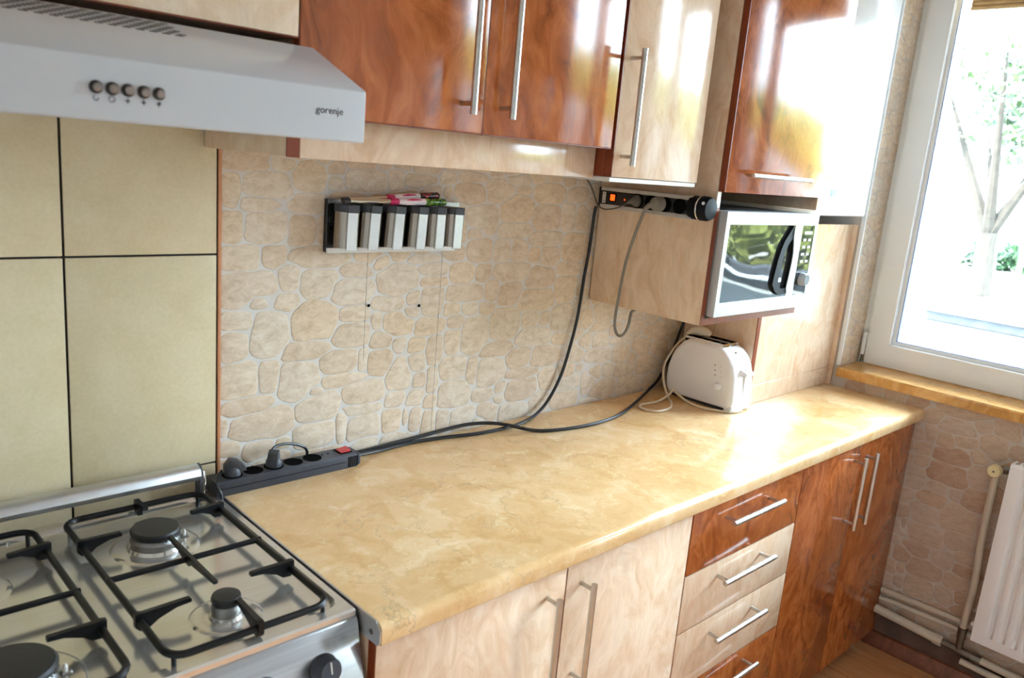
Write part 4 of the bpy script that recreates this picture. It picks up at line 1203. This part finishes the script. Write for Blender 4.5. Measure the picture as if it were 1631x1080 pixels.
facep = [(1.4480, 1.4290), (1.4560, 1.4120), (1.4650, 1.3920), (1.4710, 1.3600), (1.4700, 1.3300), (1.4640, 1.2800), (1.4560, 1.2440), (1.4500, 1.2600), (1.4545, 1.2900), (1.4595, 1.3300), (1.4595, 1.3560), (1.4555, 1.3770), (1.4500, 1.3950)]
facep = [(u - 0.012, v) for u, v in facep]
MB().prism(facep, 'y', MYF - 0.0095, MYF - 0.0069).build('handle_cover', M['mw_silver'], hh)
bx('vent_trim', M['dark_plastic'], mo, MX0 + 0.01, MX1 - 0.01, MYF + 0.03, MYF + 0.034, MZ1 - 0.0012, MZ1 + 0.0006, 0)
for (fx_, fy_) in ((MX0 + 0.04, -0.34), (MX1 - 0.05, -0.34), (MX0 + 0.04, -0.08), (MX1 - 0.05, -0.08)):
    MB().lathe([(0.011, 0), (0.011, 0.0085)], (fx_, fy_, 1.1911), (0, 0, 1), 14).build('foot', M['black_plastic'], mo)

# ------------------------------------------------------------ toaster
to = thing('toaster', 'white two slot toaster with its cord looped in front on the worktop', 'toaster', (1.497, -0.165, ZC))
TX0, TX1 = 1.438, 1.556
tp = [(-0.062, 0.868), (-0.050, 0.885), (-0.046, 0.915), (-0.048, 0.950), (-0.056, 0.985), (-0.071, 1.015), (-0.090, 1.038), (-0.110, 1.050), (-0.135, 1.0545), (-0.195, 1.0535), (-0.222, 1.049), (-0.243, 1.040), (-0.262, 1.023), (-0.276, 1.000), (-0.285, 0.970), (-0.289, 0.930), (-0.290, 0.900), (-0.287, 0.880), (-0.281, 0.870)]
mb = MB()
cy_, cz_ = -0.168, 0.955
rings = []
secs = [(0.0, 0.016), (0.0012, 0.0105), (0.004, 0.006), (0.0085, 0.0022), (0.015, 0.0004), (0.022, 0.0)]
secs = [(TX0 + a_, b_) for a_, b_ in secs] + [(TX1 - a_, b_) for a_, b_ in reversed(secs)]
for xx, ins in secs:
    rings.append([mb.bm.verts.new((xx, y_ + (cy_ - y_) * ins / max(0.03, math.hypot(y_ - cy_, z_ - cz_)), z_ + (cz_ - z_) * ins / max(0.03, math.hypot(y_ - cy_, z_ - cz_)))) for y_, z_ in tp])
for A, B in zip(rings, rings[1:]):
    for k in range(len(A)):
        mb.bm.faces.new((A[k], A[(k + 1) % len(A)], B[(k + 1) % len(B)], B[k]))
mb.bm.faces.new(rings[0]); mb.bm.faces.new(rings[-1][::-1])
mb.build('shell', M['toaster_white'], to, 60)
bx('base', M['black_plastic'], to, TX0 + 0.012, TX1 - 0.012, -0.272, -0.070, 0.8605, 0.876, 0.002)
bx('base_rim', M['toaster_white'], to, TX0 + 0.004, TX1 - 0.004, -0.290, -0.262, 0.8625, 0.884, 0.006, 3)
for (a, b2) in ((TX0 + 0.020, TX0 + 0.050), (TX0 + 0.064, TX0 + 0.098)):
    s = bx('slot', M['socket_black'], to, a, b2, -0.226, -0.092, 1.030, 1.0556, 0)
    slab('z', 1.0500, 1.0568, [a - 0.002, a, b2, b2 + 0.002], [-0.228, -0.226, -0.092, -0.090], {(1, 1)}).build('slot_rim', M['chrome'], s)
    for k in range(4):
        bx('wire_guard', M['old_metal'], s, a + 0.004, b2 - 0.004, -0.205 + 0.032 * k, -0.2035 + 0.032 * k, 1.0550, 1.0560, 0)
bx('lever_track', M['white_edge'], to, 1.4955, 1.4985, -0.2906, -0.286, 0.905, 0.990, 0)
MB().prism([(-0.279, 0.990), (-0.300, 0.984), (-0.306, 0.978), (-0.300, 0.972), (-0.282, 0.975)], 'x', 1.478, 1.522, 0.003, 2).build('lever', M['toaster_white'], to)
kb = MB().lathe([(0.0115, 0), (0.0115, 0.003), (0.0098, 0.012), (0.0085, 0.013)], (TX0 + 0.001, -0.238, 0.934), (-1, 0, 0), 24).build('browning_knob', M['toaster_white'], to)
bx('knob_grip', M['toaster_white'], kb, TX0 - 0.0165, TX0 - 0.010, -0.2400, -0.2360, 0.9245, 0.9435, 0.001)
for k, z in enumerate((0.994, 0.979, 0.965)):
    MB().lathe([(0.0019, 0), (0.0019, 0.001)], (TX0 + 0.0006, -0.219 - 0.0022 * k, z), (-1, 0, 0), 10).build('indicator', M['dark_print'], to)
    bx('button_mark', M['sticker'], to, TX0 - 0.0004, TX0 + 0.0008, -0.240 - 0.0022 * k, -0.237 - 0.0022 * k, z - 0.003, z, 0)
bx('badge', M['sticker'], to, 1.488, 1.498, -0.2545, -0.249, 1.0300, 1.0365, 0)
MB().tube([(1.500, -0.292, 0.8640), (1.461, -0.288, 0.8640), (1.4280, -0.255, 0.8640), (1.4100, -0.205, 0.8640), (1.4150, -0.160, 0.8650), (1.4300, -0.110, 0.8740), (1.4290, -0.088, 0.8830), (1.400, -0.098, 0.8760), (1.330, -0.108, 0.8660), (1.258, -0.100, 0.8640), (1.230, -0.128, 0.8640), (1.252, -0.165, 0.8640), (1.310, -0.166, 0.8640), (1.362, -0.135, 0.8640), (1.396, -0.100, 0.8655), (1.4180, -0.070, 0.8800), (1.4300, -0.046, 0.9180), (1.4400, -0.040, 0.9560), (1.4620, -0.044, 0.9900), (1.4800, -0.052, 1.0200), (1.5000, -0.072, 1.0500), (1.5050, -0.090, 1.0640)], 0.0036, 10, smooth=6).build('cord', M['cable_cream'], to)
pg = MB().tube([(1.486, -0.078, 1.0545), (1.492, -0.092, 1.0660), (1.500, -0.110, 1.0700), (1.510, -0.128, 1.0680), (1.518, -0.140, 1.0620)], [0.006, 0.0125, 0.0155, 0.014, 0.009], 12, smooth=3).build('cord_plug', M['cable_cream'], to, label='cream plug resting on top')

# ------------------------------------------------------------ radiator, valve and pipes
ra = thing('radiator', 'white panel radiator with vertical flutes below the window', 'radiator', (2.06, -1.35, 0.2))
RY0, RY1, RZ0, RZ1, RX = -1.82, -0.886, 0.200, 0.788, 2.040
mb = MB()
b = mb.bm
ys = [RY1 - 0.0]
us_ = []
pitch = 0.0333
y = RY1 - 0.030
prof = [(RY1, 0.0), (RY1 - 0.012, -0.002), (RY1 - 0.022, -0.002)]
k = 0
while y - pitch > RY0 + 0.02:
    prof += [(y, -0.002), (y - 0.006, 0.0), (y - pitch * 0.5 + 0.004, 0.012), (y - pitch * 0.5 - 0.004, 0.012), (y - pitch + 0.006, 0.0)]
    y -= pitch
prof += [(RY0 + 0.012, -0.002), (RY0, 0.0)]
zs = [(RZ0, 0.0), (RZ0 + 0.030, 0.0), (RZ0 + 0.050, 1.0), (RZ1 - 0.060, 1.0), (RZ1 - 0.040, 0.0), (RZ1 - 0.012, 0.0), (RZ1 - 0.003, -0.4)]
grid = []
for z, f in zs:
    grid.append([b.verts.new((RX + (d * f if f > 0 else (0.006 if f < 0 else 0.0)), yy, z)) for yy, d in prof])
for A, B in zip(grid, grid[1:]):
    for i in range(len(A) - 1):
        b.faces.new((A[i], A[i + 1], B[i + 1], B[i]))
edge = bmesh.ops.extrude_edge_only(b, edges=[e for e in b.edges if len(e.link_faces) == 1])
for v in [g_ for g_ in edge['geom'] if isinstance(g_, bmesh.types.BMVert)]:
    v.co.x = RX + 0.012
mb.build('front_panel', M['radiator_white'], ra, 25)
bx('back_panel', M['radiator_white'], ra, 2.078, 2.090, RY0 + 0.01, RY1 - 0.004, RZ0 + 0.01, RZ1 - 0.01, 0.002)
bx('side_cover', M['radiator_white'], ra, RX + 0.004, 2.090, RY1 - 0.008, RY1 - 0.0005, RZ0 + 0.004, RZ1 - 0.002, 0.002)
bx('side_cover', M['radiator_white'], ra, RX + 0.004, 2.090, RY0, RY0 + 0.008, RZ0 + 0.004, RZ1 - 0.002, 0.002)
for k in range(34):
    yy = RY1 - 0.02 - k * 0.0264
    bx('grille_bar', M['radiator_white'], ra, RX + 0.006, 2.088, yy - 0.009, yy, RZ1 - 0.006, RZ1, 0.0006)
for yy in (-1.1, -1.6):
    bx('wall_bracket', M['radiator_white'], ra, 2.088, XW - 0.0020, yy - 0.02, yy + 0.02, 0.3, 0.7, 0.001)
va_ = thing('radiator_valve', 'yellowed round valve knob at the top corner of the radiator', 'valve', (2.085, -0.843, 0.742))
MB().lathe([(0.0145, 0), (0.0185, 0.004), (0.0195, 0.012), (0.0190, 0.026), (0.0165, 0.030), (0.0, 0.0305)], (2.082, -0.8435, 0.742), (-1, 0, 0.05), 26).build('knob', M['valve_cream'], va_)
MB().lathe([(0.0035, 0), (0.0035, 0.0012)], (2.0520, -0.8435, 0.7435), (-1, 0, 0.05), 10).build('knob_screw', M['old_metal'], va_)
MB().tube([(2.084, -0.8435, 0.742), (2.098, -0.8435, 0.742)], 0.0130, 12).build('valve_body', M['old_metal'], va_)
MB().tube([(2.092, -0.8435, 0.742), (2.088, -0.862, 0.748)], 0.0095, 10).build('valve_neck', M['old_metal'], va_)
MB().tube([(2.088, -0.862, 0.748), (2.086, -0.878, 0.750)], 0.0125, 6).build('union_nut', M['old_metal'], va_)
MB().tube([(2.086, -0.876, 0.750), (2.075, -0.888, 0.752)], 0.0085, 10).build('tail_pipe', M['old_metal'], va_)

o = MB().tube([(2.090, -0.8435, 0.735), (2.090, -0.8435, 0.60), (2.088, -0.845, 0.50), (2.086, -0.851, 0.42), (2.086, -0.853, 0.34), (2.086, -0.850, 0.207)], 0.0110, 14, smooth=4).build('riser_pipe', M['cream_pipe'])
tag(o, 'cream painted pipe rising along the radiator to its valve', 'pipe')
PPY = 0.3
for (lbl, z0, z1, r, yend) in (('upper of the thin cream heating pipes along the wall foot', 0.2080, 0.2130, 0.0100, -1.75), ('lower of the two thin cream heating pipes along the wall foot', 0.1780, 0.1830, 0.0095, -1.75)):
    o = MB().tube([(2.1085, -0.5808, z0 - 0.0005), (2.1085, -0.60, z0), (2.1085, -0.80, z1), (2.1085, -0.90, z1 - 0.004), (2.1085, yend, z1 - 0.01)], r * 0.9, 12).build('heating_pipe', M['cream_pipe'])
    tag(o, lbl, 'pipe')
lp = thing('heating_pipe', 'thick cream heating pipe lowest along the wall foot, with old metal fittings', 'pipe', (2.096, -1.1, 0.12))
MB().tube([(2.088, -0.5808, 0.1432), (2.088, -0.60, 0.1420), (2.088, -0.775, 0.1300)], 0.0150, 14).build('pipe_run', M['cream_pipe'], lp)
MB().tube([(2.088, -0.775, 0.1300), (2.088, -0.800, 0.1285)], 0.0178, 8).build('pipe_nut', M['cream_pipe'], lp)
MB().tube([(2.088, -0.800, 0.1285), (2.088, -0.905, 0.1240)], 0.0120, 12).build('pipe_tee', M['old_metal'], lp)
MB().tube([(2.087, -0.851, 0.126), (2.086, -0.850, 0.172)], 0.0110, 12).build('tee_branch', M['old_metal'], lp)
MB().tube([(2.086, -0.850, 0.170), (2.086, -0.850, 0.205)], 0.0140, 8).build('pipe_nut', M['old_metal'], lp)
MB().tube([(2.088, -0.890, 0.1245), (2.088, -0.918, 0.1235)], 0.0165, 8).build('pipe_nut', M['old_metal'], lp)
MB().tube([(2.088, -0.915, 0.1235), (2.088, -1.80, 0.095)], 0.0120, 12).build('pipe_run', M['cream_pipe'], lp)
o = MB().tube([(2.098, -0.86, 0.088), (2.098, -1.80, 0.055)], 0.0110, 12).build('heating_pipe', M['cream_pipe'])
tag(o, 'cream heating pipe running low under the radiator', 'pipe')
MB().tube([(2.075, -0.8875, 0.235), (2.078, -0.872, 0.238)], 0.0080, 10).build('bleed_plug', M['radiator_white'], ra)

# ------------------------------------------------------------ roller blind at the top of the window
bl = thing('roller_blind', 'rolled bamboo blind at the top of the left window sash', 'blind', (2.245, -0.73, 2.11))
for k in range(19):
    MB().tube([(2.245, -1.245, 2.1225 + 0.0135 * k), (2.245, -0.455, 2.1225 + 0.0135 * k)], 0.0072, 8).build('slat', M['bamboo'], bl)
for yy in (-0.97, -0.50):
    bx('cord_tape', M['white_edge'], bl, 2.2505, 2.2535, yy - 0.003, yy + 0.003, 2.116, 2.215, 0)

# ------------------------------------------------------------ outdoors
gr = struct(MB().box(2.45, 90, -70, 70, -1.2, -1.0), 'ground', M['gravel'])
gr['kind'] = 'structure'
o = MB().box(3.0, 16.2, -30, 12, -1.0, -0.985, 0.002).build('paved_yard', M['asphalt'])
tag(o, 'grey paved yard just outside the window', 'paving', kind='structure')
gw = thing('garden_wall', 'low weathered concrete garden wall beyond the yard', 'wall', (18, -8, -1.0))
for k in range(9):
    y1 = 4.5 - k * 2.6
    bx('wall_block', M['concrete'], gw, 17.0, 17.4, y1 - 2.58, y1, -1.0, -0.78, 0.03)
    bx('coping', M['far_white'], gw, 16.9, 17.5, y1 - 2.59, y1 + 0.005, -0.78, -0.72, 0.02)
    bx('upper_block', M['concrete'], gw, 18.4, 18.9, y1 - 2.58, y1 + 0.2, -1.0, -0.60, 0.03)

def leaves(n, centers, size, rnd, name, m, parent):
    me = bpy.data.meshes.new(name)
    V, F = [], []
    for _ in range(n):
        c, r = rnd.choice(centers)
        while True:
            p = Vector((rnd.uniform(-1, 1), rnd.uniform(-1, 1), rnd.uniform(-1, 1)))
            if 0.15 < p.length < 1:
                break
        p = Vector(c) + Vector((p.x * r[0], p.y * r[1], p.z * r[2]))
        a = Vector((rnd.gauss(0, 1), rnd.gauss(0, 1), rnd.gauss(0, 1))).normalized()
        bb = a.orthogonal().normalized()
        s = size * rnd.uniform(0.6, 1.3)
        i = len(V)
        V += [p - a * s, p + bb * s * 0.45, p + a * s, p - bb * s * 0.45]
        F.append((i, i + 1, i + 2, i + 3))
    org = ORG[parent]
    me.from_pydata([tuple(v - org) for v in V], [], F)
    me.materials.append(m)
    o = bpy.data.objects.new(name, me)
    COL.objects.link(o)
    o.parent = parent
    o['kind'] = 'stuff'
    return o

def tree(label, x, y, h, crown, n, m, seed, size=0.16):
    rnd = random.Random(seed)
    t_ = thing('garden_tree', label, 'tree', (x, y, -1.0), 'trees beyond the garden wall')
    z0 = -1.0
    hf = z0 + h * 0.22
    mb = MB().tube([(x, y, z0), (x + 0.05, y, z0 + h * 0.1), (x, y + 0.05, hf)], [0.34 * h / 7, 0.26 * h / 7, 0.24 * h / 7], 9)
    cs = []
    for k in range(5):
        a = 2 * PI * k / 5 + 0.6
        e = Vector((x + math.cos(a) * crown * 0.55, y + math.sin(a) * crown * 0.6, z0 + h * (0.55 + 0.12 * (k % 3))))
        mb.tube([(x, y + 0.05, hf - 0.1), (x + math.cos(a) * crown * 0.2, y + math.sin(a) * crown * 0.24, z0 + h * 0.38), e], [0.16 * h / 7, 0.11 * h / 7, 0.03], 7)
        cs.append((e, (crown * 0.55, crown * 0.55, h * 0.16)))
    cs.append(((x, y, z0 + h * 0.8), (crown * 0.6, crown * 0.6, h * 0.2)))
    mb.build('trunk', M['bark'], t_)
    leaves(n, cs, size, rnd, 'foliage', m, t_)
tree('forked tree with thin pale foliage straight behind the garden wall', 23.3, 5.4, 7.6, 2.6, 1500, M['leaf_bright'], 1)
tree('tall leafy tree at the right edge of the window view', 37.0, 7.6, 10.0, 3.0, 4600, M['leaf_dark'], 2, 0.24)
tree('sparse far tree left in the window view', 38.0, 14.5, 8.0, 3.6, 1200, M['leaf_bright'], 3)
th = thing('tall_hedge', 'tall yellow green hedge of dense trees right of the window view', 'hedge', (21, -14, -1.0))
rh = random.Random(21)
leaves(9000, [((21 + rh.uniform(-.6, .6), -4.5 - 1.6 * k, 0.6 + rh.uniform(-.2, .3)), (1.3, 1.5, 1.75)) for k in range(14)], 0.26, rh, 'foliage', M['leaf_yellow'], th)
mb = MB()
for k in range(14):
    mb.tube([(21, -4.5 - 1.6 * k, -1.0), (21, -4.4 - 1.6 * k, 0.4)], [0.12, 0.07], 7)
o = mb.build('stems', M['bark'], th)
o['kind'] = 'stuff'
hg = thing('hedge', 'long clipped green hedge behind the white fence', 'hedge', (33, 2, -1.0))
leaves(7000, [((33, 8.0 - 1.5 * k, -0.5), (0.9, 1.0, 0.65)) for k in range(18)], 0.24, random.Random(9), 'foliage', M['leaf_dark'], hg)
fn = thing('fence', 'low white board fence in front of the hedge', 'fence', (31, 0, -1.0))
for k in range(10):
    yy = 6.5 - 2.5 * k
    bx('post', M['far_white'], fn, 30.9, 31.05, yy - 0.06, yy + 0.06, -1.0, 0.25, 0.01)
    for z in (-0.30, 0.02):
        bx('board', M['far_white'], fn, 30.85, 30.9, yy - 2.49, yy, z, z + 0.16, 0.01)

# unseen storeys added above the kitchen, sized to cast shade over the yard
up = struct(MB().box(-10, XW + 0.3, -22, 16, 2.83, 13.5), 'added_shade_storeys', M['wall_paint'])
